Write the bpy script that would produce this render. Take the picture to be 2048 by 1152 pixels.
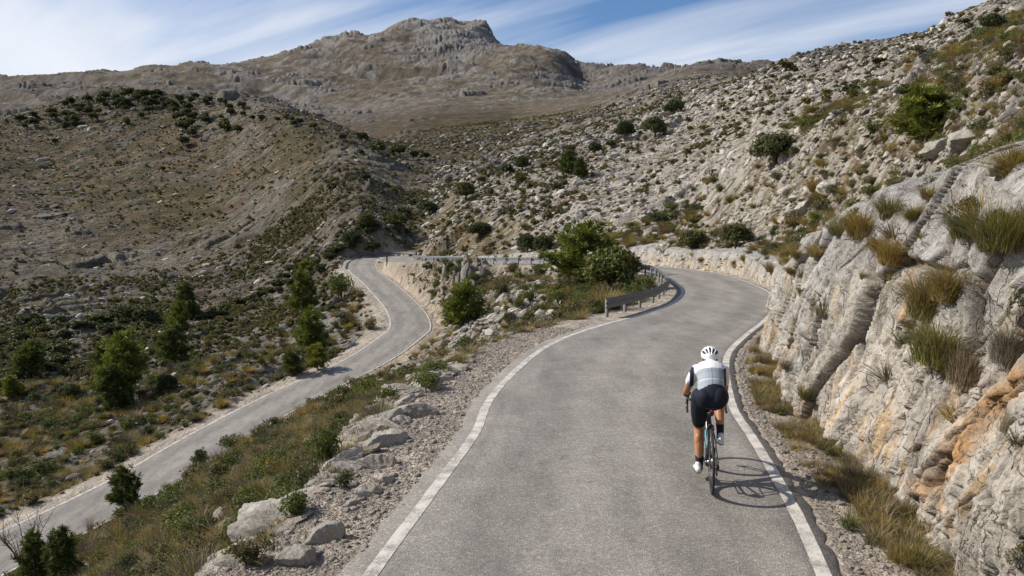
import bpy, math, random
import numpy as np
from mathutils import Vector, Matrix

# ------------------------------------------------------------------ scene, camera, light
QUAL = 1      # mesh fineness
for o in list(bpy.data.objects):
    bpy.data.objects.remove(o)
SC = bpy.context.scene
COL = SC.collection
FPX, PITCH, HC = 1593.0, math.radians(5.7), 3.0
cam_d = bpy.data.cameras.new("camera")
cam_d.sensor_width = 36.0
cam_d.lens = 36.0 * FPX / 2048.0
cam_d.clip_start = 0.1
cam_d.clip_end = 20000
cam = bpy.data.objects.new("camera", cam_d)
COL.objects.link(cam)
cam.location = (0, 0, HC)
cam.rotation_euler = (math.radians(90) - PITCH, 0, 0)
SC.camera = cam

SUN_DIR = Vector((-0.80, 0.13, 0.64)).normalized()       # towards the sun
sun_el = math.asin(SUN_DIR.z)
sun_az = math.atan2(SUN_DIR.x, SUN_DIR.y)
sd = bpy.data.lights.new("sun", 'SUN')
sd.energy = 4.4
sd.angle = math.radians(0.55)
sd.color = (1.0, 0.93, 0.84)
sun = bpy.data.objects.new("sun", sd)
COL.objects.link(sun)
sun.rotation_euler = SUN_DIR.to_track_quat('Z', 'Y').to_euler()
sun.location = (-60, 10, 60)

SC.view_settings.view_transform = 'Standard'
SC.view_settings.look = 'None'
SC.view_settings.gamma = 1
SC.view_settings.exposure = 0.36
SC.cycles.max_bounces = 5
SC.cycles.diffuse_bounces = 2
SC.cycles.transparent_max_bounces = 6

W = bpy.data.worlds.new("World")
SC.world = W
W.use_nodes = True


class NT:
    """small helper for node trees"""
    def __init__(self, tree):
        self.t = tree
        tree.nodes.clear()

    def n(self, kind, props=None, **ins):
        nd = self.t.nodes.new(kind)
        for k, v in (props or {}).items():
            setattr(nd, k, v)
        for k, v in ins.items():
            key = int(k[1:]) if k[0] == 'i' and k[1:].isdigit() else k.replace('_', ' ')
            s = nd.inputs[key]
            if isinstance(v, bpy.types.NodeSocket):
                self.t.links.new(v, s)
            elif isinstance(v, bpy.types.Node):
                self.t.links.new(v.outputs[0], s)
            else:
                s.default_value = v
        return nd

    def math(self, op, a, b=0.0, c=None, clamp=False):
        nd = self.n('ShaderNodeMath', dict(operation=op, use_clamp=clamp), i0=a, i1=b)
        if c is not None:
            if isinstance(c, (bpy.types.NodeSocket,)):
                self.t.links.new(c, nd.inputs[2])
            else:
                nd.inputs[2].default_value = c
        return nd.outputs[0]

    def mix(self, f, a, b, mode='MIX'):
        nd = self.t.nodes.new('ShaderNodeMix')
        nd.data_type = 'RGBA'
        nd.blend_type = mode
        for idx, v in ((0, f), (6, a), (7, b)):
            if isinstance(v, bpy.types.NodeSocket):
                self.t.links.new(v, nd.inputs[idx])
            elif idx == 0:
                nd.inputs[0].default_value = v
            else:
                nd.inputs[idx].default_value = (v[0], v[1], v[2], 1)
        return nd.outputs[2]

    def ramp(self, f, stops, interp='LINEAR'):
        nd = self.t.nodes.new('ShaderNodeValToRGB')
        nd.color_ramp.interpolation = interp
        el = nd.color_ramp.elements
        while len(el) < len(stops):
            el.new(0.5)
        for e, (p, c) in zip(el, stops):
            e.position = p
            e.color = (c, c, c, 1) if isinstance(c, (int, float)) else (c[0], c[1], c[2], 1)
        self.t.links.new(f, nd.inputs[0])
        return nd.outputs[0]

    def noise(self, vec, scale, detail=4, rough=0.6, dist=0.0):
        return self.n('ShaderNodeTexNoise', None, Vector=vec, Scale=scale, Detail=detail, Roughness=rough, Distortion=dist).outputs[0]


def build_world():
    t = NT(W.node_tree)
    sky = t.n('ShaderNodeTexSky', dict(sky_type='NISHITA', sun_disc=False, sun_elevation=sun_el, sun_rotation=sun_az,
                                       altitude=600, air_density=1.0, dust_density=0.3, ozone_density=3.5))
    tc = t.n('ShaderNodeTexCoord').outputs['Generated']
    sep = t.n('ShaderNodeSeparateXYZ', None, Vector=tc)
    x, y, z = sep.outputs
    zz = t.math('MAXIMUM', z, 0.0)
    den = t.math('ADD', zz, 0.16)
    u = t.math('DIVIDE', x, den)
    v = t.math('DIVIDE', y, den)
    # high thin streaked cloud laid out on a plane overhead
    com = t.n('ShaderNodeCombineXYZ', None, X=t.math('ADD', t.math('MULTIPLY', u, 0.50), t.math('MULTIPLY', v, 0.20)),
              Y=t.math('ADD', t.math('MULTIPLY', v, 0.72), t.math('MULTIPLY', u, 0.42)), Z=0.0)
    n1 = t.noise(t.n('ShaderNodeVectorMath', dict(operation='ADD'), i0=com.outputs[0], i1=(6.37, 18.7, 6.4)).outputs[0], 0.62, 7, 0.55, 0.7)
    n2 = t.noise(com.outputs[0], 1.5, 6, 0.50, 0.8)
    d = t.math('ADD', t.math('MULTIPLY', n1, 0.60), t.math('MULTIPLY', n2, 0.40))
    hz = t.ramp(z, [(0.0, 0.16), (0.10, 0.11), (0.17, 0.06), (0.24, 0.0), (1.0, 0.0)])
    hzn = t.math('ADD', d, hz)
    cov = t.ramp(hzn, [(0.46, 0.0), (0.53, 0.40), (0.61, 0.86), (0.75, 0.98)])
    cshade = t.ramp(n2, [(0.3, (6.2, 6.7, 7.6)), (0.65, (9.0, 9.2, 9.7))])
    blue = t.mix(1.0, sky.outputs[0], (.78, .92, 1.08), 'MULTIPLY')
    colr = t.mix(cov, blue, cshade)
    bg = t.n('ShaderNodeBackground', None, Color=colr, Strength=0.082)
    out = t.t.nodes.new('ShaderNodeOutputWorld')
    t.t.links.new(bg.outputs[0], out.inputs[0])


build_world()


# ------------------------------------------------------------------ numbers: noise, projection
def unproj_dir(px, py):
    a = (px - 1024.0) / FPX
    b = (576.0 - py) / FPX
    cp, sp = math.cos(PITCH), math.sin(PITCH)
    return a, cp + b * sp, -sp + b * cp


def pix_at(px, py, r):
    """point at horizontal distance r from the camera foot, seen at (px, py) of the 2048 frame"""
    x, y, z = unproj_dir(px, py)
    k = r / math.hypot(x, y)
    return x * k, y * k, HC + z * k


def hash2(ix, iy, seed):
    h = (ix.astype(np.int64) * 374761393 + iy.astype(np.int64) * 668265263 + seed * 2147483647) & 0xffffffff
    h = ((h ^ (h >> 13)) * 1274126177) & 0xffffffff
    h = ((h ^ (h >> 16)) * 2246822519) & 0xffffffff
    return ((h ^ (h >> 15)) & 0xffffff).astype(np.float32) / 16777215.0


def vnoise(x, y, seed=0):
    """gradient noise, about -0.7 .. 0.7"""
    ix = np.floor(x); iy = np.floor(y)
    fx = (x - ix).astype(np.float32); fy = (y - iy).astype(np.float32)
    ux = fx * fx * fx * (fx * (fx * 6 - 15) + 10)
    uy = fy * fy * fy * (fy * (fy * 6 - 15) + 10)
    r = []
    for dx in (0, 1):
        for dy in (0, 1):
            a = hash2(ix + dx, iy + dy, seed) * 6.2831853
            r.append(np.cos(a) * (fx - dx) + np.sin(a) * (fy - dy))
    return (r[0] * (1 - ux) * (1 - uy) + r[2] * ux * (1 - uy) + r[1] * (1 - ux) * uy + r[3] * ux * uy) * 1.4


def fbm(x, y, seed=0, oct=4, lac=2.03, gain=0.5):
    s = 0; a = 1.0; t = 0
    for k in range(oct):
        s = s + a * vnoise(x, y, seed + k * 17)
        t += a; a *= gain; x = x * lac + 13.7; y = y * lac - 7.1
    return s / t


def msnoise(X, Y, size, seed=0, oct=3):
    """noise whose grain grows in octave steps with the wanted size"""
    l = np.log2(np.maximum(size, 1e-3)); k = np.floor(l); f = l - k
    f = f * f * (3 - 2 * f)
    a = np.exp2(k)
    n0 = fbm(X / a + k * 31.7, Y / a - k * 17.3, seed, oct)
    n1 = fbm(X / (2 * a) + (k + 1) * 31.7, Y / (2 * a) - (k + 1) * 17.3, seed, oct)
    return (n0 * (1 - f) + n1 * f) / np.sqrt(f * f + (1 - f) ** 2)


def facets(x, y, seed=0, tilt=1.0):
    """broken rock: every voronoi cell is a plane with its own height and dip; returns height, edge distance, id"""
    ix = np.floor(x); iy = np.floor(y)
    best = np.full(x.shape, 9.0, np.float32); sec = best.copy()
    h = np.zeros(x.shape, np.float32); cid = np.zeros(x.shape, np.float32)
    for dx in (-1, 0, 1):
        for dy in (-1, 0, 1):
            cx = ix + dx; cy = iy + dy
            a = hash2(cx, cy, seed); b = hash2(cx, cy, seed + 5); c = hash2(cx, cy, seed + 9)
            px = (cx + 0.1 + 0.8 * a - x).astype(np.float32); py = (cy + 0.1 + 0.8 * b - y).astype(np.float32)
            d = px * px + py * py
            m = d < best
            sec = np.where(m, best, np.minimum(sec, d))
            best = np.where(m, d, best)
            g1 = np.cos(c * 37.0); g2 = np.sin(c * 53.0)
            hh = c + tilt * (-px * g1 - py * g2) * 0.7
            h = np.where(m, hh, h); cid = np.where(m, c, cid)
    return h, np.sqrt(sec) - np.sqrt(best), cid


def sstep(a, b, x):
    t = np.clip((x - a) / (b - a), 0, 1)
    return t * t * (3 - 2 * t)


# ------------------------------------------------------------------ the road's centre line (x, y, z, half width)
KN = [(-0.8, -14, 0, 1.85), (-0.46, -3.88, 0, 1.85), (0.47, 4.71, 0, 1.83), (0.97, 7.84, 0, 1.86), (1.35, 10.42, 0, 1.83), (1.55, 12.43, 0, 1.88),
      (2.53, 16.55, -.01, 1.92), (3.86, 19.82, -.09, 1.90), (5.83, 24.1, -.27, 1.81), (8.14, 30.14, -.52, 1.81),
      (9.9, 37.91, -.71, 1.86), (10.24, 49.32, -.92, 1.86), (5.75, 61.24, -1.26, 1.87), (-1.9, 74.3, -2.05, 1.92),
      (-9.45, 87.5, -2.85, 1.93), (-14.7, 98.9, -3.38, 1.91), (-15.3, 106.2, -3.5, 1.85), (-17.1, 109.6, -3.62, 1.8),
      (-19.4, 106.3, -3.80, 1.75), (-18.0, 95.6, -4.2, 1.7), (-13.8, 83.0, -4.90, 1.62), (-9.75, 70.9, -5.88, 1.62),
      (-8.45, 65.5, -6.72, 1.68), (-8.8, 61.6, -7.05, 1.7), (-10.35, 55.42, -7.7, 1.66), (-13.6, 48.31, -8.54, 1.7),
      (-15.83, 41.77, -9.19, 1.7), (-17.43, 35.94, -9.75, 1.66), (-19.62, 30.45, -10.25, 1.76), (-24, 20.5, -10.9, 1.85), (-31, 6, -11.6, 1.85), (-38, -10, -12.4, 1.85)]


def catmull(K, n=16):
    K = np.array(K, float)
    P = np.vstack([2 * K[0] - K[1], K, 2 * K[-1] - K[-2]])
    t = np.linspace(0, 1, n, endpoint=False)[:, None]
    out = []
    for i in range(1, len(P) - 2):
        a, b, c, d = P[i - 1:i + 3]
        out.append(.5 * ((2 * b) + (-a + c) * t + (2 * a - 5 * b + 4 * c - d) * t ** 2 + (-a + 3 * b - 3 * c + d) * t ** 3))
    out.append(K[-1:])
    return np.vstack(out)


RD = catmull(KN, 16)
# even out the spacing
seg = np.r_[0, np.cumsum(np.linalg.norm(np.diff(RD[:, :2], axis=0), axis=1))]
RS = np.arange(0, seg[-1], 0.25)
RD = np.stack([np.interp(RS, seg, RD[:, k]) for k in range(4)], 1)
for _ in range(6):
    RD[1:-1] = RD[1:-1] * .5 + (RD[:-2] + RD[2:]) * .25
T_ = np.gradient(RD[:, :2], axis=0)
T_ /= np.linalg.norm(T_, axis=1)[:, None]
RN = np.stack([-T_[:, 1], T_[:, 0]], 1)      # left normal


def road_s_at(x, y):
    return int(((RD[:, 0] - x) ** 2 + (RD[:, 1] - y) ** 2).argmin())


def near_road(X, Y, lo=0, hi=10 ** 9):
    """signed distance from the centre line (left positive), z and station of the nearest point; only where within 14 m"""
    shp = X.shape
    X = X.ravel(); Y = Y.ravel()
    D = np.full(X.shape, 99.0, np.float32); S = np.zeros(X.shape, np.int32)
    gx0, gy0, g = -60.0, -30.0, 4.0
    key = (np.floor((X - gx0) / g) * 1000 + np.floor((Y - gy0) / g)).astype(np.int64)
    ok = (X > gx0) & (X < 60) & (Y > gy0) & (Y < 130)
    idx = np.where(ok)[0]
    order = idx[np.argsort(key[idx], kind='stable')]
    ks = key[order]
    cuts = np.r_[0, np.where(np.diff(ks))[0] + 1, len(ks)]
    for a, b in zip(cuts[:-1], cuts[1:]):
        if b <= a:
            continue
        k = ks[a]
        cx = gx0 + (k // 1000 + .5) * g; cy = gy0 + (k % 1000 + .5) * g
        near = np.where((RD[:, 0] - cx) ** 2 + (RD[:, 1] - cy) ** 2 < 17.0 ** 2)[0]
        near = near[(near >= lo) & (near < hi)]
        if len(near) == 0:
            continue
        ii = order[a:b]
        near = near[::2] if len(near) > 8 else near
        for c in range(0, len(ii), 20000):
            jj = ii[c:c + 20000]
            d2 = (X[jj, None] - RD[None, near, 0]) ** 2 + (Y[jj, None] - RD[None, near, 1]) ** 2
            m = d2.argmin(1)
            n = near[m]
            dx = X[jj] - RD[n, 0]; dy = Y[jj] - RD[n, 1]
            D[jj] = dx * RN[n, 0] + dy * RN[n, 1]
            far = d2[np.arange(len(jj)), m]
            e = np.abs(far - D[jj] ** 2) > 1.0
            D[jj] = np.where(e, np.sign(D[jj]) * np.sqrt(far), D[jj])
            S[jj] = n
    return D.reshape(shp), S.reshape(shp)


# ------------------------------------------------------------------ ground shape: heights through points read off the place
CT = []


def C(px, *pr):
    for py, r in pr:
        x, y, z = pix_at(px, py, r)
        CT.append((math.atan2(x, y), math.log(r), (z - HC) / r))


def C3(x, y, z):
    r = math.hypot(x, y)
    CT.append((math.atan2(x, y), math.log(r), (z - HC) / r))


for px, off in ((-700, 25), (-250, 8)):
    C(px, (1010 + off, 42), (930 + off, 52), (840 + off, 66), (740 + off, 92), (680, 115), (600, 160), (500, 220), (420, 290), (330, 390), (270, 490), (285, 700), (240, 1200), (160, 2300), (215, 3600))
C(0, (1035, 39), (950, 48), (850, 64), (740, 90), (680, 112), (600, 155), (500, 215), (420, 285), (330, 385), (255, 480), (275, 700), (232, 1200), (156, 2300), (215, 3600))
C(100, (440, 260), (320, 400), (218, 500), (265, 760), (240, 1200), (151, 2300))
C(256, (905, 46), (820, 60), (740, 78), (665, 103), (625, 125), (560, 160), (480, 215), (400, 285), (300, 385), (182, 510), (232, 800), (190, 1300), (143, 2250), (190, 3600))
C(350, (190, 500), (245, 800), (185, 1300), (128, 2300), (180, 3600))
C(450, (795, 52), (740, 66), (680, 86), (640, 105), (560, 142), (480, 190), (400, 250), (300, 335), (200, 450), (262, 720), (200, 1350), (136, 2500), (185, 3600))
C(540, (215, 370), (270, 700), (400, 205), (470, 165))
C(600, (728, 60), (655, 78), (590, 102), (520, 130), (440, 160), (350, 205), (250, 290), (278, 560), (236, 950), (165, 1700), (98, 2600), (150, 3600))
C(680, (610, 80), (540, 99), (272, 255), (290, 460))
C(655, (690, 66), (640, 74))
C(700, (488, 112), (425, 134), (350, 168), (285, 235), (290, 420), (238, 900), (180, 1600), (62, 2650), (110, 3600))
C(770, (480, 112), (420, 138), (350, 185), (305, 260), (290, 400))
C(830, (493, 116), (445, 134), (400, 160), (335, 230), (295, 350), (240, 700), (190, 1300), (120, 2000), (40, 2750), (95, 3700))
C(900, (495, 88), (450, 108), (400, 135), (345, 190), (300, 300), (245, 650), (210, 1000), (130, 1900), (42, 2750), (95, 3700))
C(1000, (500, 73), (450, 88), (400, 108), (345, 150), (300, 250), (250, 520), (215, 950), (160, 1600), (92, 2450), (140, 3600))
C(1100, (500, 68), (450, 80), (385, 102), (325, 140), (285, 210), (250, 430), (215, 900), (180, 1400), (92, 2200), (150, 3600))
C(1180, (490, 66), (430, 78), (350, 105), (290, 150), (250, 240), (215, 600), (190, 1150), (180, 1650), (127, 2300), (170, 3600))
C(1250, (492, 62), (430, 75), (350, 102), (290, 140), (250, 200), (215, 420), (190, 850), (172, 1500), (130, 2300), (170, 3600))
C(1400, (515, 52), (480, 56), (420, 66), (330, 90), (255, 130), (205, 185), (172, 300), (150, 560), (134, 900), (175, 1600))
C(1540, (510, 28), (455, 34), (385, 45), (310, 60), (250, 82), (185, 130), (136, 205), (165, 330), (170, 700))
C(1700, (455, 13), (400, 19), (330, 30), (260, 48), (190, 80), (135, 135), (98, 215), (140, 400))
C(1850, (350, 11.5), (280, 15), (225, 25), (175, 45), (120, 80), (74, 140), (110, 260), (150, 600))
C(2048, (255, 8.8), (185, 12), (130, 22), (75, 45), (10, 85), (-18, 120), (60, 300), (130, 700))
C(2350, (200, 9), (100, 16), (10, 40), (-60, 100), (20, 400))
C(2800, (200, 10), (80, 18), (-30, 60), (-60, 140), (20, 500))
for px, py in [(50, 153), (150, 148), (200, 147), (258, 144), (266, 135), (310, 130), (385, 127), (420, 131), (440, 137), (480, 132), (530, 119), (580, 103),
               (640, 85), (662, 75), (690, 65), (720, 61), (735, 75), (760, 62), (792, 45), (820, 39), (850, 44), (864, 47), (885, 38), (905, 42),
               (925, 52), (942, 47), (966, 46), (980, 58), (992, 83), (1012, 90), (1045, 85), (1085, 89), (1112, 94), (1132, 98), (1147, 113),
               (1160, 122), (1190, 127), (1240, 130), (1282, 133), (1318, 148)]:
    r = float(np.interp(px, [0, 500, 700, 990, 1010, 1100, 1320], [2300, 2500, 2650, 2650, 2400, 2200, 2300]))
    C(px, (py, r), (py + 22, r * 1.12))
C(1125, (135, 1950), (180, 1650))
C(1150, (160, 2000), (185, 1650))
C(1335, (136, 2000)); C(1372, (131, 2000)); C(1400, (134, 1900)); C(1440, (141, 1200))
# road and its banks
for i in range(0, len(RD), 10):
    x, y, z, w = RD[i]
    if math.hypot(x, y) > 2.5:
        C3(x, y, z)
# slope under the main road, down to the lower one
for (x, y, z) in [(-4.6, 7, -2.2), (-7.5, 9, -4.3), (-11, 12, -6.6), (-15, 16, -8.3), (-4.4, 12, -1.9), (-7, 15, -3.7), (-10.5, 20, -6.2), (-14, 24, -8.2),
                  (-3.6, 17.5, -1.7), (-5.8, 24, -3.8), (-9, 30, -6.0), (-12.2, 36, -7.8), (-1.5, 24, -1.8), (-3, 34, -4.4), (-6.5, 42, -6.4), (-9, 47, -7.4),
                  (2, 28, -1.5), (1.8, 36, -2.8), (0, 46, -4.2), (-4, 52, -5.9), (5.0, 38, -1.2), (4, 48, -1.7), (0.5, 54, -2.8), (-2.5, 62, -4.2), (-1, 66, -2.8), (-5.6, 73, -4.1), (-10.9, 84, -3.8),
                  (-4.6, 2, -2.2), (-8, 3, -4.5), (-13, 5, -7.5), (-20, 6, -9.6), (-2, -6, -.2), (-8, -6, -4)]:
    C3(x, y, z)
for (x, y, z) in [(3.9, 3, 0), (3.4, 6, 0), (3.9, 9, 0), (5.6, 8.6, 3.3), (5.0, 4, 3.0)]:
    C3(x, y, z)
CT = np.array(CT)
VS = 0.30


def tps_fit(P, v, lam=2e-5):
    n = len(P)
    d = np.linalg.norm(P[:, None] - P[None], axis=2)
    K = np.where(d > 1e-9, d * d * np.log(d + 1e-12), 0) + lam * np.eye(n)
    A = np.zeros((n + 3, n + 3))
    A[:n, :n] = K
    A[:n, n] = 1; A[:n, n + 1:] = P
    A[n:, :n] = A[:n, n:].T
    return np.linalg.solve(A, np.r_[v, 0, 0, 0])


_P = np.stack([CT[:, 0], CT[:, 1] * VS], 1)
_w = tps_fit(_P, CT[:, 2])
GA = np.linspace(-1.0, 1.0, 500)
GL = np.linspace(math.log(3.0), math.log(4500), 520)
_ga, _gl = np.meshgrid(GA, GL, indexing='ij')
_q = np.stack([_ga.ravel(), _gl.ravel() * VS], 1)
_S = np.empty(len(_q))
for a in range(0, len(_q), 20000):
    d2 = ((_q[a:a + 20000, None] - _P[None]) ** 2).sum(2)
    _S[a:a + 20000] = (0.5 * d2 * np.log(d2 + 1e-12)) @ _w[:len(_P)] + _w[len(_P)] + _q[a:a + 20000] @ _w[len(_P) + 1:]
GS = _S.reshape(_ga.shape)
AZM = 0.98


def base_slope(az, lr):
    """(z - camera height) / r; behind the camera the two sides are joined"""
    t = np.clip((np.abs(az) - AZM) / (math.pi - AZM), 0, 1) * 0.5

    def samp(a):
        u = (np.clip(a, GA[0], GA[-1]) - GA[0]) / (GA[1] - GA[0]); v = (np.clip(lr, GL[0], GL[-1]) - GL[0]) / (GL[1] - GL[0])
        i = np.minimum(u.astype(int), len(GA) - 2); j = np.minimum(v.astype(int), len(GL) - 2)
        fu = u - i; fv = v - j
        return GS[i, j] * (1 - fu) * (1 - fv) + GS[i + 1, j] * fu * (1 - fv) + GS[i, j + 1] * (1 - fu) * fv + GS[i + 1, j + 1] * fu * fv
    here = samp(np.clip(az, -AZM, AZM)); there = samp(np.clip(-az, -AZM, AZM))
    return here * (1 - t) + there * t


def rock_layer(X, Y, r, rocky):
    """bedrock and broken stone sticking out of the soil; returns height, mask"""
    ca, sa = math.cos(0.65), math.sin(0.65)
    warp = fbm(X / 9, Y / 9, 71, 2)
    U0 = (X * ca + Y * sa); V0 = (-X * sa + Y * ca)
    Z = np.zeros(X.shape, np.float32); M = np.zeros(X.shape, np.float32)
    sp = r * 0.0019
    for k, (L, amp) in enumerate(((70, 16.0), (26, 6.5), (10, 2.3), (4.2, 1.0), (1.7, .46), (.68, .26), (.28, .12), (.11, .045))):
        w = sstep(2.2, 4.5, L / sp) * sstep(7.5, 16, r / L)
        m = w > 0.01
        if not m.any():
            continue
        u = U0[m] / (L * 1.3) + warp[m] * .5; v = V0[m] / (L * .85) + 0.3 * vnoise(X[m] / L * .7, Y[m] / L * .7, 40 + k)
        h, e, c = facets(u, v, 100 + 31 * k, 1.0)
        n = fbm(X[m] / (L * 3.2), Y[m] / (L * 3.2), 200 + k, 3)
        ex = h * .8 + n * .75 - (1.30 - 1.18 * rocky[m])
        up = np.clip(ex, 0, None)
        edge = sstep(0.0, 0.22, e)
        Z[m] += (up * edge * amp * w[m]).astype(np.float32)
        mk = sstep(0.02, 0.16, ex) * sstep(0.0, 0.07, e)
        M[m] = np.maximum(M[m] * (0.8 if k else 0), mk * w[m])
    return Z, M


# ------------------------------------------------------------------ what covers the ground, region by region
RG = []


def reg(px, py, r, rocky, green, ochre, pale):
    x, y, z = pix_at(px, py, r)
    RG.append((math.atan2(x, y), math.log(r) * .22, rocky, green, ochre, pale))


for a in [
    (0, 130, 2300, 0.54, 0.10, 0.50, 0.14), (120, 170, 1700, 0.64, 0.10, 0.35, 0.10), (300, 140, 2000, 0.46, 0.10, 0.75, 0.19), (500, 150, 2000, 0.64, 0.10, 0.30, 0.33), (700, 100, 2400, 0.70, 0.05, 0.30, 0.38), (900, 80, 2500, 0.99, 0.05, 0.10, 0.43),
    (760, 170, 1800, 0.46, 0.05, 0.60, 0.38), (900, 190, 1400, 0.46, 0.10, 0.65, 0.38), (1080, 140, 2000, 0.54, 0.10, 0.60, 0.43), (1180, 150, 2000, 0.95, 0.10, 0.05, 0.28), (1260, 150, 1500, 0.77, 0.15, 0.10, 0.19), (1100, 200, 1000, 0.32, 0.15, 0.65, 0.38),
    (1000, 240, 600, 0.24, 0.55, 0.45, 0.21), (900, 280, 380, 0.27, 0.60, 0.40, 0.24), (1150, 250, 400, 0.27, 0.60, 0.35, 0.24), (1300, 190, 500, 0.52, 0.35, 0.25, 0.21), (1400, 150, 600, 0.52, 0.30, 0.20, 0.25), (1650, 120, 230, 0.54, 0.30, 0.20, 0.30),
    (100, 230, 450, 0.49, 0.68, 0.20, 0.21), (300, 200, 480, 0.49, 0.68, 0.20, 0.21), (480, 220, 400, 0.64, 0.58, 0.10, 0.21), (100, 300, 400, 0.39, 0.33, 0.60, 0.23), (350, 300, 360, 0.39, 0.43, 0.50, 0.25), (200, 380, 300, 0.31, 0.63, 0.60, 0.19), (350, 420, 250, 0.24, 0.63, 0.70, 0.17), (600, 350, 240, 0.31, 0.73, 0.45, 0.17),
    (100, 420, 260, 0.49, 0.58, 0.30, 0.15), (330, 460, 220, 0.44, 0.58, 0.40, 0.15), (150, 560, 160, 0.83, 0.58, 0.20, 0.15), (250, 650, 115, 0.61, 0.93, 0.20, 0.13), (50, 700, 100, 0.56, 0.98, 0.20, 0.13), (420, 560, 140, 0.71, 0.58, 0.30, 0.15), (560, 540, 140, 0.81, 0.68, 0.20, 0.17), (700, 440, 140, 0.71, 0.78, 0.20, 0.19), (620, 460, 180, 0.44, 0.68, 0.50, 0.17),  # low pale here: part of the slope's shade is put into its rock tone
    (100, 850, 62, 0.66, 0.83, 0.30, 0.21), (300, 800, 60, 0.71, 0.60, 0.30, 0.25), (300, 720, 80, 0.66, 0.78, 0.30, 0.23), (500, 700, 72, 0.73, 0.68, 0.30, 0.27), (640, 620, 80, 0.79, 0.58, 0.30, 0.32), (560, 600, 100, 0.41, 0.93, 0.30, 0.21), (200, 900, 48, 0.71, 0.60, 0.40, 0.27), (0, 1000, 44, 0.49, 0.70, 0.50, 0.21),
    (1000, 400, 110, 0.66, 0.25, 0.60, 0.90), (900, 440, 110, 0.50, 0.30, 0.75, 0.75), (950, 470, 90, 0.45, 0.30, 0.90, 0.70), (1100, 330, 150, 0.53, 0.48, 0.68, 0.42), (1200, 400, 90, 0.73, 0.28, 0.48, 1.00), (1300, 300, 120, 0.65, 0.38, 0.58, 0.90), (1400, 250, 130, 0.65, 0.38, 0.53, 0.85), (1400, 400, 70, 0.73, 0.33, 0.48, 0.95),
    (1500, 300, 60, 0.78, 0.28, 0.48, 1.00), (1500, 450, 35, 0.68, 0.41, 0.48, 0.95), (1600, 400, 25, 0.60, 0.55, 0.45, 0.90), (1600, 250, 75, 0.68, 0.33, 0.58, 0.90), (1750, 200, 70, 0.68, 0.33, 0.58, 0.80), (1750, 320, 22, 0.62, 0.50, 0.50, 0.90), (1850, 230, 25, 0.70, 0.40, 0.40, 0.70), (1900, 120, 70, 0.78, 0.33, 0.58, 0.60), (2000, 80, 45, 0.78, 0.33, 0.53, 0.60), (2000, 230, 10, 0.65, 0.40, 0.40, 0.70), (1700, 450, 13, 0.50, 0.40, 0.60, 0.90),
    (850, 580, 62, 0.80, 0.25, 0.30, 0.80), (950, 600, 50, 0.82, 0.25, 0.20, 0.80), (1050, 640, 34, 0.68, 0.41, 0.28, 0.80), (1150, 600, 36, 0.53, 0.56, 0.38, 0.75), (900, 690, 36, 0.60, 0.50, 0.40, 0.75), (1250, 600, 28, 0.40, 0.70, 0.30, 0.60),
    (800, 800, 14, 0.75, 0.40, 0.30, 0.85), (700, 850, 18, 0.35, 0.70, 0.40, 0.48), (600, 950, 13, 0.40, 0.65, 0.50, 0.56), (450, 1000, 20, 0.30, 0.70, 0.50, 0.48), (300, 1080, 22, 0.35, 0.65, 0.50, 0.52), (500, 1120, 9, 0.40, 0.60, 0.60, 0.52), (150, 1140, 25, 0.30, 0.70, 0.40, 0.40), (620, 800, 33, 0.35, 0.65, 0.45, 0.56), (700, 770, 40, 0.50, 0.40, 0.50, 0.34),
    (-400, 500, 150, 0.61, 0.68, 0.30, 0.17), (-400, 900, 50, 0.51, 0.70, 0.40, 0.21), (-400, 200, 1500, 0.64, 0.20, 0.40, 0.28), (2500, 200, 20, 0.70, 0.40, 0.40, 0.70), (2500, 100, 200, 0.70, 0.30, 0.40, 0.60), (1024, 1400, 3, 0.30, 0.40, 0.50, 0.70),
    (600, 430, 170, 0.47, 1.00, 0.10, 0.15), (680, 350, 180, 0.39, 1.00, 0.15, 0.20), (760, 380, 160, 0.37, 1.00, 0.10, 0.20), (540, 500, 150, 0.67, 1.00, 0.10, 0.20), (450, 620, 110, 0.47, 1.00, 0.10, 0.20), (300, 640, 115, 0.37, 1.00, 0.10, 0.20), (1000, 570, 55, 0.70, 0.60, 0.30, 0.70), (900, 560, 68, 0.75, 0.55, 0.30, 0.70),  # gully entries: dark scrub tone, part of it cloud shade put into colour
    (100, 430, 258, 0.99, 0.05, 0.10, 0.42), (332, 480, 200, 0.99, 0.05, 0.10, 0.42), (150, 600, 140, 0.99, 0.05, 0.10, 0.42), (400, 610, 118, 0.99, 0.05, 0.10, 0.42), (430, 590, 122, 0.99, 0.05, 0.10, 0.42), (570, 535, 122, 0.99, 0.05, 0.10, 0.42), (705, 430, 132, 0.99, 0.05, 0.10, 0.42), (760, 395, 160, 0.99, 0.05, 0.10, 0.42), (550, 370, 195, 0.99, 0.05, 0.10, 0.42), (690, 330, 180, 0.99, 0.05, 0.10, 0.42), (480, 207, 410, 0.99, 0.05, 0.10, 0.42), (190, 640, 118, 0.99, 0.05, 0.10, 0.42)]:
    reg(*a)
RG = np.array(RG)


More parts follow.
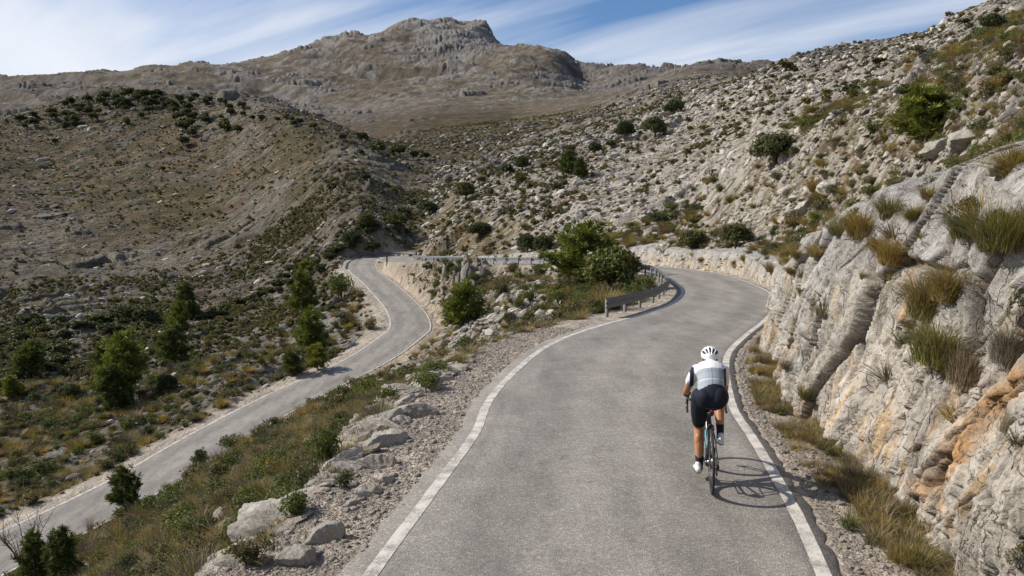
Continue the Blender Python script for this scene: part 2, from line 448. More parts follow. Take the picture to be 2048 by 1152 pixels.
def region(az, lr):
    """rocky, green, ochre, pale for every point (on a coarse table, then looked up)"""
    ga = np.linspace(-1.1, 1.1, 180); gl = np.linspace(0.5, 8.5, 160)
    A, L = np.meshgrid(ga, gl, indexing='ij')
    d2 = (A.ravel()[:, None] - RG[None, :, 0]) ** 2 + (L.ravel()[:, None] * .22 - RG[None, :, 1]) ** 2
    w = 1.0 / (d2 + 0.0006) ** 2
    V = (w @ RG[:, 2:]) / w.sum(1)[:, None]
    V = V.reshape(180, 160, 4)
    u = np.clip((az + 1.1) / 2.2, 0, .9999) * 179; v = np.clip((lr - .5) / 8.0, 0, .9999) * 159
    i = u.astype(int); j = v.astype(int); fu = (u - i)[..., None]; fv = (v - j)[..., None]
    return V[i, j] * (1 - fu) * (1 - fv) + V[i + 1, j] * fu * (1 - fv) + V[i, j + 1] * (1 - fu) * fv + V[i + 1, j + 1] * fu * fv


# stations of the road
S_CURVE = road_s_at(9.9, 40)
S_HAIR0 = road_s_at(-10.5, 76) if False else int(np.argmax(RD[:, 1]))
S_LOW = S_HAIR0 + 40
_cy = [-10, 2, 6, 9, 12, 16, 20, 25, 32, 40, 47, 52, 56, 60]
_ch = [3.8, 4.2, 4.1, 3.6, 3.2, 2.75, 2.3, 1.9, 1.5, 1.3, 1.3, 1.3, 1.3, 1.3]
_cb = [3.3, 3.2, 3.0, 2.95, 2.85, 2.85, 2.6, 2.4, 2.4, 2.4, 2.45, 2.5, 2.6, 2.7]
S_CEND = S_HAIR0 - 60


def cut_profile(S):
    """height of the rock cutting and distance of its foot from the centre line"""
    y = np.interp(S, np.arange(len(RD)), np.maximum.accumulate(RD[:, 1]))
    h = np.interp(y, _cy, _ch); b = np.interp(y, _cy, _cb)
    h = h * np.interp(S, [S_CEND - 150, S_CEND], [1, 0.0])
    return h, b


def ground(X, Y, want_all=False):
    r = np.hypot(X, Y); az = np.arctan2(X, Y); lr = np.log(np.maximum(r, .5))
    rr = np.maximum(r, 3.0)
    Z = HC + base_slope(az, np.log(rr)) * rr
    Z = np.where(r < 3.0, Z * 0 + np.minimum(Z, .02), Z)
    R4 = region(az, lr)
    rocky = R4[..., 0]
    D, S = near_road(X, Y)
    zr = RD[S, 2]; hw = RD[S, 3]
    aD = np.abs(D)
    isl = D > 0
    # broad undulation
    und = fbm(X / 60, Y / 60, 3, 5) * 3.2 * sstep(60, 250, r) + fbm(X / 300, Y / 300, 5, 4) * 14 * sstep(500, 1500, r) + fbm(X / 12, Y / 12, 8, 4) * .35 * sstep(10, 50, r)
    # slanting gullies and ribs on the big mountain
    ca, sa = math.cos(-.5), math.sin(-.5)
    rib = np.abs(fbm((X * ca + Y * sa) / 420, (-X * sa + Y * ca) / 150, 15, 5)) * 120 * sstep(900, 1700, r)
    Zr, M = rock_layer(X, Y, r, np.clip(rocky + .25 * msnoise(X, Y, r * .10 + 3, 77, 3), 0, 1))
    base = Z + und - rib * .5
    nat = base + Zr * sstep(1.5, 5, aD - hw)
    # foot and top of the rock cutting on the uphill side
    h, b = cut_profile(S)
    ct0 = b + .30 * h + .15
    cutz = zr + (h + .1) * sstep(0, 1, (aD - ct0) / .45) - .25 + np.maximum(aD - ct0, 0) * .34
    mcut = (~isl) & (S < S_CEND) & (aD < 16)
    tcut = sstep(1.5, 8.0, aD - ct0)
    natc = np.where(mcut, (cutz + Zr * .6 * sstep(.5, 2, aD - b)) * (1 - tcut) + nat * tcut, nat)
    # shoulders
    mainr = S < S_HAIR0 - 60
    shl = np.where(mainr, np.interp(S, [0, road_s_at(1.3, 10), road_s_at(3.9, 19.8), road_s_at(8, 30), road_s_at(10, 46), len(RD)], [3.0, 3.1, 3.3, 3.3, 3.0, 3.0]), hw + .95 + .35 * vnoise(X / 6, Y / 6, 33))
    tight = sstep(190, 150, np.abs(S - S_HAIR0)) * isl
    shl = shl * (1 - tight) + (hw + .45) * tight
    shl = shl + .35 * fbm(X / 1.3, Y / 1.3, 12, 3) * mainr * (1 - tight)
    wr = np.where(mainr, 2.0 + 0 * hw, 2.2) * (1 - tight) + 1.7 * tight
    side = sstep(0, 1, (aD - shl) / np.where(isl & mainr, 1.1 + .6 * tight, wr))
    side_r = np.where(mcut, sstep(0, 1, (aD - ct0 + .2) / .2), sstep(0, 1, (aD - hw - .8) / 1.8))
    k = np.where(isl, side, side_r)
    rough = (.035 * fbm(X / .5, Y / .5, 21, 3)) * sstep(.1, .5, aD - hw)
    flat = zr - .03 + rough - .05 * sstep(.3, 1.4, aD - hw)
    out = flat * (1 - k) + natc * k + Zr * .55 * sstep(.08, .4, k) * (1 - k)
    # bank between the two legs of the hairpin: a rock cutting from the lower leg up to the upper one
    zone = (X > -24) & (X < 2) & (Y > 56) & (Y < 116)
    if zone.any():
        D1, S1 = near_road(X[zone], Y[zone], S_HAIR0 - 260, S_HAIR0)
        D2, S2 = near_road(X[zone], Y[zone], S_HAIR0, S_HAIR0 + 260)
        g1 = np.maximum(np.abs(D1) - RD[S1, 3] - .45, 0); g2 = np.maximum(np.abs(D2) - RD[S2, 3] - .45, 0)
        z1 = RD[S1, 2] - .05; z2 = RD[S2, 2] - .05
        t = g2 / (g1 + g2 + 1e-3)
        xz, yz = X[zone], Y[zone]
        t = np.clip(t + .16 * fbm(xz / 1.2, yz / 1.2, 90, 3) * np.minimum(g1, g2), 0, 1)
        h9, e9, c9 = facets(xz / .9, yz / 1.2, 91, 1.2)
        bank = z2 + (z1 - z2) * sstep(0, .75, t) + np.minimum(np.minimum(g1, g2), 1) * (.95 * (h9 - .4) * sstep(0, .15, e9) + .35 * fbm(xz / .4, yz / .4, 92, 3))
        wb = (D1 > 0) * (D2 > 0) * sstep(7.5, 5.0, g1 + g2) * (np.minimum(g1, g2) > 0)
        out[zone] = out[zone] * (1 - wb) + bank * wb
    out = np.where(aD < 40, out, nat)
    far = aD > 14
    out = np.where(far, nat, out)
    # keep everything under the asphalt well down
    if not want_all:
        return out
    return out, dict(M=M * sstep(.05, .3, k), D=D, S=S, k=np.where(far, 1, k), R4=R4, r=r, mcut=mcut, aD=aD, hw=hw, isl=isl, Zr=Zr)


def mesh_grid(name, V, nu, nv, mat, cols=None, kind=None, smooth=False, closed=False, extra=None):
    """regular sheet of nu x nv vertices"""
    me = bpy.data.meshes.new(name)
    i, j = np.meshgrid(np.arange(nu - 1), np.arange(nv - 1), indexing='ij')
    a = (i * nv + j).ravel()
    F = np.stack([a, a + nv, a + nv + 1, a + 1], 1).astype(np.int32)
    if closed:
        a = ((nu - 1) * nv + np.arange(nv - 1)); b = np.arange(nv - 1)
        F = np.vstack([F, np.stack([a, b, b + 1, a + 1], 1)])
    return mesh_np(name, V, F, mat, cols, kind, smooth, extra)


def mesh_np(name, V, F, mat, cols=None, kind=None, smooth=False, extra=None, link=True, matidx=None):
    me = bpy.data.meshes.new(name)
    nf, k = F.shape
    me.vertices.add(len(V)); me.vertices.foreach_set('co', np.ascontiguousarray(V, np.float32).ravel())
    me.loops.add(nf * k); me.loops.foreach_set('vertex_index', np.ascontiguousarray(F, np.int32).ravel())
    me.polygons.add(nf); me.polygons.foreach_set('loop_start', (np.arange(nf) * k).astype(np.int32))
    me.polygons.foreach_set('loop_total', np.full(nf, k, np.int32))
    if smooth:
        me.polygons.foreach_set('use_smooth', np.ones(nf, bool))
    if matidx is not None:
        me.polygons.foreach_set('material_index', matidx.astype(np.int32))
    if cols is not None:
        at = me.attributes.new('tint', 'FLOAT_COLOR', 'POINT')
        c = np.ones((len(V), 4), np.float32); c[:, :3] = cols
        at.data.foreach_set('color', c.ravel())
    for nm, arr in (extra or {}).items():
        at = me.attributes.new(nm, 'FLOAT', 'POINT'); at.data.foreach_set('value', arr.astype(np.float32).ravel())
    me.update(calc_edges=True)
    for m in (mat if isinstance(mat, (list, tuple)) else [mat]):
        me.materials.append(m)
    if not link:
        return me
    o = bpy.data.objects.new(name, me)
    COL.objects.link(o)
    if kind:
        o['kind'] = kind
    return o


# ------------------------------------------------------------------ ground materials
def new_mat(name):
    m = bpy.data.materials.new(name)
    m.use_nodes = True
    return m, NT(m.node_tree)


def finish(t, color, rough=0.9, bump=None, spec=0.3, **kw):
    b = t.n('ShaderNodeBsdfPrincipled', None, Base_Color=color, Roughness=rough)
    b.inputs['Specular IOR Level'].default_value = spec
    for k, v in kw.items():
        s = b.inputs[k.replace('_', ' ')]
        if isinstance(v, bpy.types.NodeSocket):
            t.t.links.new(v, s)
        else:
            s.default_value = v
    if bump is not None:
        t.t.links.new(bump, b.inputs['Normal'])
    o = t.t.nodes.new('ShaderNodeOutputMaterial')
    t.t.links.new(b.outputs[0], o.inputs[0])
    return b


def m_ground():
    m, t = new_mat('rocky_ground')
    tc = t.n('ShaderNodeTexCoord').outputs['Object']
    at = t.n('ShaderNodeAttribute', dict(attribute_name='tint')).outputs['Color']
    rk = t.n('ShaderNodeAttribute', dict(attribute_name='rock')).outputs['Fac']
    n1 = t.noise(tc, 1.1, 10, .72)
    n2 = t.noise(tc, 9.0, 8, .7)
    n3 = t.noise(tc, .09, 9, .72)
    f = t.ramp(n1, [(.3, .72), (.7, 1.28)])
    g = t.ramp(n2, [(.3, .75), (.7, 1.25)])
    h = t.ramp(n3, [(.3, .80), (.7, 1.2)])
    c = t.mix(1.0, at, f, 'MULTIPLY')
    c = t.mix(1.0, c, g, 'MULTIPLY')
    c = t.mix(1.0, c, h, 'MULTIPLY')
    v = t.n('ShaderNodeTexVoronoi', dict(feature='DISTANCE_TO_EDGE'), Vector=t.n('ShaderNodeVectorMath', dict(operation='ADD'), i0=tc, i1=t.n('ShaderNodeVectorMath', dict(operation='SCALE'), i0=t.n('ShaderNodeTexNoise', None, Vector=tc, Scale=2.0).outputs[1], Scale=.5).outputs[0]).outputs[0], Scale=2.6).outputs[0]
    crack = t.ramp(v, [(0.0, 0.45), (0.05, 1.0)])
    c = t.mix(t.math('MULTIPLY', rk, .8), c, t.mix(1.0, c, crack, 'MULTIPLY'))
    hh = t.math('ADD', t.math('MULTIPLY', n1, .55), t.math('MULTIPLY', n2, .07))
    hh = t.math('ADD', hh, t.math('MULTIPLY', n3, 4.0))
    b = t.n('ShaderNodeBump', None, Strength=.8, Distance=1.0, Height=hh)
    finish(t, c, .95, b.outputs[0], .15)
    return m


def m_cliff():
    m, t = new_mat('limestone_cliff')
    tc = t.n('ShaderNodeTexCoord').outputs['Object']
    at = t.n('ShaderNodeAttribute', dict(attribute_name='tint')).outputs['Color']
    n1 = t.noise(tc, 4.0, 10, .7, .4)
    n2 = t.noise(tc, 28.0, 6, .7)
    sp = t.noise(tc, 60.0, 3, .6)
    f = t.ramp(n1, [(.3, .76), (.7, 1.24)])
    g = t.ramp(n2, [(.28, .62), (.45, 1.0), (.75, 1.18)])
    c = t.mix(1.0, at, f, 'MULTIPLY')
    c = t.mix(1.0, c, g, 'MULTIPLY')
    pit = t.n('ShaderNodeTexVoronoi', dict(feature='F1'), Vector=t.n('ShaderNodeVectorMath', dict(operation='ADD'), i0=tc, i1=t.n('ShaderNodeVectorMath', dict(operation='SCALE'), i0=t.n('ShaderNodeTexNoise', None, Vector=tc, Scale=7.0).outputs[1], Scale=.25).outputs[0]).outputs[0], Scale=13.0).outputs[0]
    pd = t.ramp(pit, [(0.08, 0.0), (0.24, 1.0)])
    sel = t.ramp(t.noise(tc, 2.3, 3, .6), [(.5, 1.0), (.62, 0.0)])
    pd2 = t.math('MAXIMUM', pd, sel)
    c = t.mix(t.math('SUBTRACT', 1.0, pd2), c, t.mix(1.0, c, (.32, .22, .13), 'MULTIPLY'))
    wv = t.n('ShaderNodeVectorMath', dict(operation='ADD'), i0=t.n('ShaderNodeMapping', None, Vector=tc, Scale=(1.0, 1.0, .55)).outputs[0], i1=t.n('ShaderNodeVectorMath', dict(operation='SCALE'), i0=t.n('ShaderNodeTexNoise', None, Vector=tc, Scale=3.5, Detail=5.0).outputs[1], Scale=.30).outputs[0]).outputs[0]
    jn = t.n('ShaderNodeTexVoronoi', dict(feature='DISTANCE_TO_EDGE'), Vector=wv, Scale=2.6).outputs[0]
    jn2 = t.n('ShaderNodeTexVoronoi', dict(feature='DISTANCE_TO_EDGE'), Vector=wv, Scale=8.0).outputs[0]
    jm = t.ramp(t.noise(tc, 1.1, 3, .6), [(.40, 1.0), (.60, .15)])
    jc = t.math('MULTIPLY', t.ramp(jn, [(0.0, 1.0), (.022, 0.0)]), jm)
    jc2 = t.math('MULTIPLY', t.ramp(jn2, [(0.0, .7), (.03, 0.0)]), t.ramp(n1, [(.42, 1.0), (.55, 0.0)]))
    jj = t.math('MAXIMUM', jc, jc2)
    c = t.mix(t.math('MULTIPLY', jj, .75), c, (.10, .075, .05))
    chip = t.n('ShaderNodeTexVoronoi', None, Vector=wv, Scale=11.0)
    cb = t.n('ShaderNodeSeparateColor', None, Color=chip.outputs['Color']).outputs[0]
    c = t.mix(1.0, c, t.ramp(cb, [(0, .86), (1, 1.12)]), 'MULTIPLY')
    hh = t.math('ADD', t.math('MULTIPLY', n1, .09), t.math('MULTIPLY', n2, .022))
    hh = t.math('SUBTRACT', t.math('ADD', hh, t.math('MULTIPLY', cb, .012)), t.math('MULTIPLY', jj, .03))
    hh = t.math('ADD', hh, t.math('MULTIPLY', pd2, .018))
    b = t.n('ShaderNodeBump', None, Strength=.9, Distance=1.0, Height=hh)
    finish(t, c, .9, b.outputs[0], .2)
    return m


def m_asphalt():
    m, t = new_mat('worn_asphalt')
    tc = t.n('ShaderNodeTexCoord').outputs['Object']
    uv = t.n('ShaderNodeAttribute', dict(attribute_name='across')).outputs['Fac']
    sp = t.noise(tc, 75.0, 3, .7)
    sp2 = t.n('ShaderNodeTexVoronoi', None, Vector=tc, Scale=60.0)
    big = t.noise(tc, .35, 5, .6)
    mid = t.noise(tc, 2.2, 5, .65)
    c = t.mix(t.ramp(big, [(.3, 0), (.7, 1)]), (.218, .202, .179), (.272, .253, .226))
    c = t.mix(1.0, c, t.ramp(mid, [(.3, .88), (.7, 1.12)]), 'MULTIPLY')
    stones = t.ramp(t.n('ShaderNodeSeparateColor', None, Color=sp2.outputs['Color']).outputs[0], [(0.0, .68), (.35, .9), (.7, 1.08), (.9, 1.25), (1.0, 1.7)])
    c = t.mix(.85, c, t.mix(1.0, c, stones, 'MULTIPLY'))
    c = t.mix(1.0, c, t.ramp(sp, [(.3, .82), (.7, 1.18)]), 'MULTIPLY')
    # wheel tracks a little darker and smoother, centre and edges dusty
    a = t.math('ABSOLUTE', uv)
    tr = t.ramp(a, [(0.0, 1.05), (.22, 1.09), (.42, .90), (.64, .90), (.82, 1.07), (1.0, .90)])
    c = t.mix(1.0, c, tr, 'MULTIPLY')
    # a few thin cracks
    nv = t.n('ShaderNodeVectorMath', dict(operation='ADD'), i0=tc, i1=t.n('ShaderNodeVectorMath', dict(operation='SCALE'), i0=t.n('ShaderNodeTexNoise', None, Vector=tc, Scale=1.2, Detail=5.0).outputs[1], Scale=1.6).outputs[0]).outputs[0]
    ck = t.n('ShaderNodeTexVoronoi', dict(feature='DISTANCE_TO_EDGE'), Vector=nv, Scale=.32).outputs[0]
    cm = t.math('MULTIPLY', t.ramp(ck, [(0.0, 1.0), (.005, 0.0)]), t.ramp(t.noise(tc, .16, 2, .5), [(.50, 0.0), (.60, .38)]))
    c = t.mix(cm, c, (.04, .037, .033))
    st = t.ramp(t.noise(t.n('ShaderNodeMapping', None, Vector=tc, Scale=(1.6, .35, 1.0)).outputs[0], 1.3, 6, .62), [(.36, .84), (.5, 1.0), (.66, 1.10)])
    c = t.mix(1.0, c, st, 'MULTIPLY')
    b = t.n('ShaderNodeBump', None, Strength=.5, Distance=.012, Height=t.math('ADD', sp, sp2.outputs['Distance']))
    finish(t, c, .88, b.outputs[0], .25)
    return m


def m_line():
    m, t = new_mat('worn_white_paint')
    tc = t.n('ShaderNodeTexCoord').outputs['Object']
    n = t.noise(tc, 45.0, 5, .75)
    n2 = t.noise(tc, 5.0, 4, .6)
    f = t.ramp(t.math('ADD', t.math('MULTIPLY', n, .55), t.math('MULTIPLY', n2, .45)), [(.40, 0), (.53, 1)])
    c = t.mix(f, (.27, .25, .22), (.55, .52, .465))
    c = t.mix(1.0, c, t.ramp(n2, [(.3, .85), (.7, 1.1)]), 'MULTIPLY')
    finish(t, c, .8, t.n('ShaderNodeBump', None, Strength=.4, Distance=.008, Height=n).outputs[0], .3)
    return m


M_GROUND, M_CLIFF, M_ASPH, M_LINE = m_ground(), m_cliff(), m_asphalt(), m_line()

C_PALE = np.array([.46, .425, .365]); C_GREY = np.array([.170, .161, .148]); C_SOIL = np.array([.150, .108, .068]); C_OCHRE = np.array([.205, .152, .075])
C_GREEN = np.array([.070, .073, .028]); C_DULL = np.array([.105, .084, .046]); C_GRAVEL = np.array([.47, .405, .325])


def ground_colour(X, Y, I):
    r = I['r']; R4 = I['R4']; M = I['M'][..., None]
    q = np.maximum(r, 4)
    n1 = msnoise(X, Y, q * .06 + 1, 301, 3); n2 = msnoise(X, Y, q * .010 + .25, 302, 3); n3 = msnoise(X, Y, q * .03 + .6, 303, 3)
    pale = np.clip(R4[..., 3] + .35 * n1, 0, 1)[..., None]
    rock = C_GREY * (1 - pale) + C_PALE * pale
    rock = rock * (1 + .35 * n2[..., None])
    rock = rock * (1 - .25 * sstep(.1, .5, n3)[..., None] * np.array([.6, 1, 1.5]))
    green = sstep(.35, .75, R4[..., 1] + 1.0 * n3 + .25 * n1)[..., None]
    och = sstep(.3, .8, R4[..., 2] + .8 * n2)[..., None]
    soil = C_SOIL * (1 - och) + C_OCHRE * och
    soil = soil * (1 + .5 * n2[..., None])
    dull = C_DULL * (1 - green * .6) + C_GREEN * green * .6
    veg = np.clip(green * .85 + .1, 0, 1)
    soil = soil * (1 - veg) + dull * veg
    stony = (pale * .45 * sstep(-.1, .35, n2)[..., None])
    soil = soil * (1 - stony) + rock * .85 * stony
    c = soil * (1 - M) + rock * M
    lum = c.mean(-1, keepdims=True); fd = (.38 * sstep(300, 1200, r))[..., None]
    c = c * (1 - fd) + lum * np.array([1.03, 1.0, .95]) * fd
    c = c * (1 - .26 * sstep(350, 900, r))[..., None] * np.where((X < 0)[..., None], 1 - np.array([.34, .36, .44]) * (sstep(60, 120, r) * sstep(1100, 600, r))[..., None], 1)  # left slopes browner, with cloud and slope shade put into their colour
    # gravel shoulders
    aD, hw, isl = I['aD'], I['hw'], I['isl']
    g = ((1 - I['k']) * sstep(.0, .05, aD - hw) * np.where(isl | (I['S'] > S_CEND), 1.0, 1 - sstep(.55, .95, aD - hw + .3 * n2)))[..., None]
    gc = C_GRAVEL * (1 + .25 * n2[..., None])
    verge = ((1 - I['k']) * (aD > hw))[..., None] * (1 - g)
    c = c * (1 - g - verge) + gc * g + (C_DULL * .9 + C_SOIL * .35) * (1 + .3 * n2[..., None]) * verge
    # the cutting of the lower road shows fresh tan rock
    cutl = (I['S'] > S_HAIR0) & (isl) & (aD < 7)
    tan = (sstep(4.6, 2.6, aD) * cutl)[..., None] * .28
    c = c * (1 - tan) + np.array([.44, .34, .22]) * (1 + .3 * n2[..., None]) * tan
    c = np.where((I['k'] > .01)[..., None] | (aD > hw)[..., None], c, C_GRAVEL)
    return np.clip(c, .015, .8)


# ------------------------------------------------------------------ the ground, one sheet all the way round
def build_ground():
    az = np.r_[np.linspace(-.625, .625, int(1100 * QUAL)), np.linspace(.625, 2 * math.pi - .625, 90)[1:-1]]
    lr = [math.log(.6)]
    while lr[-1] < math.log(4300):
        r = math.exp(lr[-1])
        step = .0019 if r < 160 else (.0026 if r < 700 else (.0036 if r < 2900 else .03))
        if r < 5:
            step = .02
        lr.append(lr[-1] + step / QUAL)
    lr = np.array(lr)
    A, L = np.meshgrid(az, lr, indexing='ij')
    R = np.exp(L)
    X = (R * np.sin(A)).astype(np.float64); Y = R * np.cos(A)
    Z = np.empty(X.shape, np.float32); Cc = np.empty(X.shape + (3,), np.float32); Rk = np.empty(X.shape, np.float32)
    n = 60
    for i in range(0, X.shape[0], n):
        z, I = ground(X[i:i + n], Y[i:i + n], True)
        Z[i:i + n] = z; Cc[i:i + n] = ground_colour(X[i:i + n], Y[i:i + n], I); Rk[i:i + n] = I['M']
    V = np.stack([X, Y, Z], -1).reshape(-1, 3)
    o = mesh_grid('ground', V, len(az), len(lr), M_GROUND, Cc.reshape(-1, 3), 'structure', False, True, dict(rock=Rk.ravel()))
    # close the little hole under the camera
    return az, lr, Z


import time
_t0 = time.time()
AZ, LR, ZG = build_ground()
print('ground', ZG.shape, round(time.time() - _t0, 1))
_nf = int(1100 * QUAL)
HOR = (ZG[:_nf] - HC) / np.exp(LR)[None]       # tangent of elevation over the seen fan


def hit(px, py):
    """the first ground point seen at (px, py)"""
    x, y, z = unproj_dir(px, py)
    h = math.hypot(x, y); a = math.atan2(x, y)
    i = (a - AZ[0]) / (AZ[_nf - 1] - AZ[0]) * (_nf - 1)
    i = int(min(max(round(i), 0), _nf - 1))
    col = HOR[i]
    j0 = np.searchsorted(LR, math.log(4.0))
    w = np.where(col[j0:] >= z / h)[0]
    if len(w) == 0:
        return None
    j = w[0] + j0
    t1 = col[j]; t0 = col[j - 1]
    f = (z / h - t0) / (t1 - t0 + 1e-9)
    r = math.exp(LR[j - 1] + (LR[j] - LR[j - 1]) * min(max(f, 0), 1))
    return Vector((x / h * r, y / h * r, HC + z / h * r))


def gz(x, y):
    """ground height at points, from the built sheet inside the seen fan"""
    x = np.asarray(x, float); y = np.asarray(y, float)
    a = np.arctan2(x, y); l = np.log(np.maximum(np.hypot(x, y), .7))
    u = np.clip((a - AZ[0]) / (AZ[_nf - 1] - AZ[0]), 0, .99999) * (_nf - 1)
    i = u.astype(int)
    j = np.clip(np.searchsorted(LR, l) - 1, 0, len(LR) - 2)
    v = np.clip((l - LR[j]) / (LR[j + 1] - LR[j]), 0, 1)
    fu = u - i
    return ZG[i, j] * (1 - fu) * (1 - v) + ZG[i + 1, j] * fu * (1 - v) + ZG[i, j + 1] * (1 - fu) * v + ZG[i + 1, j + 1] * fu * v


# ------------------------------------------------------------------ rock cutting beside the upper road
def build_cliff():
    s0 = road_s_at(RD[0, 0], -6); s1 = S_CEND - 10
    st = [float(s0)]
    while st[-1] < s1:
        k = int(st[-1]); r = math.hypot(RD[k, 0], RD[k, 1])
        if RD[k, 1] < 3.0:
            r = 14 + (3 - RD[k, 1]) * 5
        st.append(st[-1] + max(.014, .0024 * r) * 4 / QUAL)
    st = np.array(st)
    nv = int(300 * QUAL)
    v = np.linspace(-.12, 1.55, nv)
    S, Vv = np.meshgrid(st, v, indexing='ij')
    ar = np.arange(len(RD))
    f = lambda k: np.interp(S, ar, RD[:, k])
    nx = np.interp(S, ar, -RN[:, 0]); ny = np.interp(S, ar, -RN[:, 1])
    nn = np.hypot(nx, ny); nx /= nn; ny /= nn
    h, b = cut_profile(S)
    h = np.maximum(h * (1 + .16 * vnoise(S * .25 / 2.3, S * 0, 61)), .05)
    u = S * .25                                   # metres along
    w = Vv * h                                    # metres up
    up = np.minimum(Vv, 1.0)
    over = np.clip(Vv - 1.0, 0, 1)
    d = b + .20 * h * up + .10 * h * up ** 3 + over * h * 1.6
    z = f(2) + h * up - .1 + over * h * .42 - np.clip(over - .42, 0, 1) * h * 6
    # big blocks, joints, ledges, pits
    wu = u + .07 * fbm(u / .8, w / .8, 401, 3); ww = w + .07 * fbm(u / .8, w / .8, 402, 3)
    hr = w / np.maximum(h, .5)
    crumb = sstep(.85, .45, hr + .5 * fbm(u / 1.5, w / 1.2, 405, 3))
    D = .46 * fbm(u / 3.4, w / 2.6, 410, 2)
    h1, e1, c1 = facets(wu / 1.05 + .35 * ww / 1.0, ww / 2.6, 420, .7)
    D += .27 * (h1 - .5) * (.45 + .55 * sstep(0, .28, e1)) - .16 * (1 - sstep(0, .05, e1))
    Db = D.copy()
    _g = np.abs(np.gradient(D, axis=0) / np.maximum(np.gradient(u, axis=0), 1e-3))
    _g = np.maximum(_g, np.maximum(np.roll(_g, 2, 0), np.roll(_g, -2, 0)))
    calm = 1 / (1 + (_g / .9) ** 2)
    h2, e2, c2 = facets(wu / .36 + .35 * ww, ww / 1.15, 430, .9)
    D += (.10 + .06 * crumb) * (h2 - .5) * (.5 + .5 * sstep(0, .25, e2)) - (.03 + .04 * crumb) * (1 - sstep(0, .07, e2))
    h3, e3, c3 = facets(wu / .15, ww / .36, 440, 1.1)
    D += (.03 + .035 * crumb) * (h3 - .5) - .025 * crumb * (1 - sstep(0, .1, e3))
    h4, e4, c4 = facets(u / .06, w / .10, 450, 1.1)
    D += (.008 + .013 * crumb) * (h4 - .5)
    D += .03 * fbm(u / .22, w / .34, 460, 4) - .05 * sstep(.0, .06, .05 - np.abs(fbm(u / .8, w / 2.6, 461, 4)))
    D = Db + (D - Db) * (.2 + .8 * calm)
    # the deep rusty fissure
    k0 = road_s_at(1.2, 7.9) * .25
    fx = (u - k0) + (w - .7) * .38 + .34 * fbm(u / .55, w / .55, 470, 4)
    n_r = np.clip(fbm(u / .3, w / .3, 475, 4) * 2.2 + .3, 0, 1)
    D += .05 * (h3 - .4) * np.exp(-(fx / .3) ** 2)
    fis = np.exp(-(fx / .055) ** 2) * sstep(.25, .5, w) * sstep(1.85, 1.4, w)
    rust = np.exp(-((fx + .10 * n_r) / (.22 + .12 * n_r)) ** 2) * sstep(.05, .5, w) * sstep(2.1, 1.6, w)
    D -= .40 * fis
    amp = np.clip(h / 2.6, .55, 1.1) * sstep(-.12, .06, Vv)
    D *= amp
    D += .05 - .25 * sstep(1.25, 1.5, Vv)
    dd = d - D * .93
    X = f(0) + nx * dd; Y = f(1) + ny * dd; Z = z + D * .10 * up
    n1 = fbm(u / 1.6, w / 1.1, 480, 4); n2 = fbm(u / .3, w / .4, 481, 4); n3 = fbm(u / .22, w / 1.2, 482, 4)
    greyf = sstep(-.2, .35, (w / np.maximum(h, .5)) - .55 + .9 * n1 + .25 * n2 + .3 * (c1 - .5))[..., None]
    cream = np.array([.415, .378, .322]); grey = np.array([.335, .325, .305]); ochre = np.array([.42, .285, .145])
    c = cream * (1 - greyf) + grey * greyf
    oc = (sstep(.05, .36, n3 + .35 * n1) * .75 * (1 - greyf[..., 0] * .8))[..., None]
    c = c * (1 - oc) + ochre * oc
    ru = np.clip(rust * .85 + .5 * n2, 0, .9)[..., None] * (rust > .05)[..., None]
    c = c * (1 - ru) + np.array([.36, .205, .085]) * ru * (1 + .5 * n2[..., None] + .4 * (c3[..., None] - .5))
    dk = (fis * .8)[..., None]
    c = c * (1 - dk) + np.array([.10, .055, .025]) * dk
    c = c * (1 + .30 * n2[..., None] + .22 * (c2[..., None] - .5) + .16 * (c3[..., None] - .5))
    joint = np.maximum(.65 * (1 - sstep(0, .05, e1)), .55 * crumb * (1 - sstep(0, .08, e2)))[..., None]
    c = c * (1 - joint) + np.array([.13, .095, .06]) * joint
    dirt = sstep(.12, 0, w + .1 * n2)[..., None] * .5
    c = c * (1 - dirt) + np.array([.2, .15, .1]) * dirt
    lich = sstep(.25, .5, fbm(u / .5, w / .5, 490, 4))[..., None] * greyf * .35
    c = c * (1 - lich) + np.array([.2, .2, .19]) * lich
    V = np.stack([X, Y, Z], -1).reshape(-1, 3)
    mesh_grid('cliff', V, len(st), nv, M_CLIFF, np.clip(c, .02, .75).reshape(-1, 3), 'structure')
    print('cliff', S.shape)


build_cliff()


# ------------------------------------------------------------------ roadway and edge lines
def strip(name, s0, s1, offs, zoff, mat, step=.25, across=None):
    ss = np.arange(s0, s1, step * 4)
    ar = np.arange(len(RD))
    P = np.stack([np.interp(ss, ar, RD[:, k]) for k in range(4)], 1)
    N = np.stack([np.interp(ss, ar, RN[:, k]) for k in range(2)], 1)
    rows = []
    for o in offs:
        oo = o(P[:, 3], ss) if callable(o) else o
        rows.append(np.stack([P[:, 0] + N[:, 0] * oo, P[:, 1] + N[:, 1] * oo, P[:, 2] + zoff(oo, P[:, 3]) if callable(zoff) else P[:, 2] + zoff], 1))
    V = np.stack(rows, 1).reshape(-1, 3)
    ex = dict(across=np.tile(across, len(ss))) if across is not None else None
    o = mesh_grid(name, V, len(ss), len(offs), mat, None, 'structure', False, False, ex)
    return o


def edge_wob(side):
    return lambda w, s: side * (w + np.where(s < S_HAIR0, .25 if side > 0 else .15, .12) + .05 * vnoise(s * .25 / .5, s * 0 + side, 9) + .05 * vnoise(s * .25 / .13, s * 0 + side, 19))


cross = [-1, -.9, -.7, -.5, -.25, 0, .25, .5, .7, .9, 1]
offs = [edge_wob(-1)] + [(lambda w, s, k=k: k * w) for k in cross[1:-1]] + [edge_wob(1)]
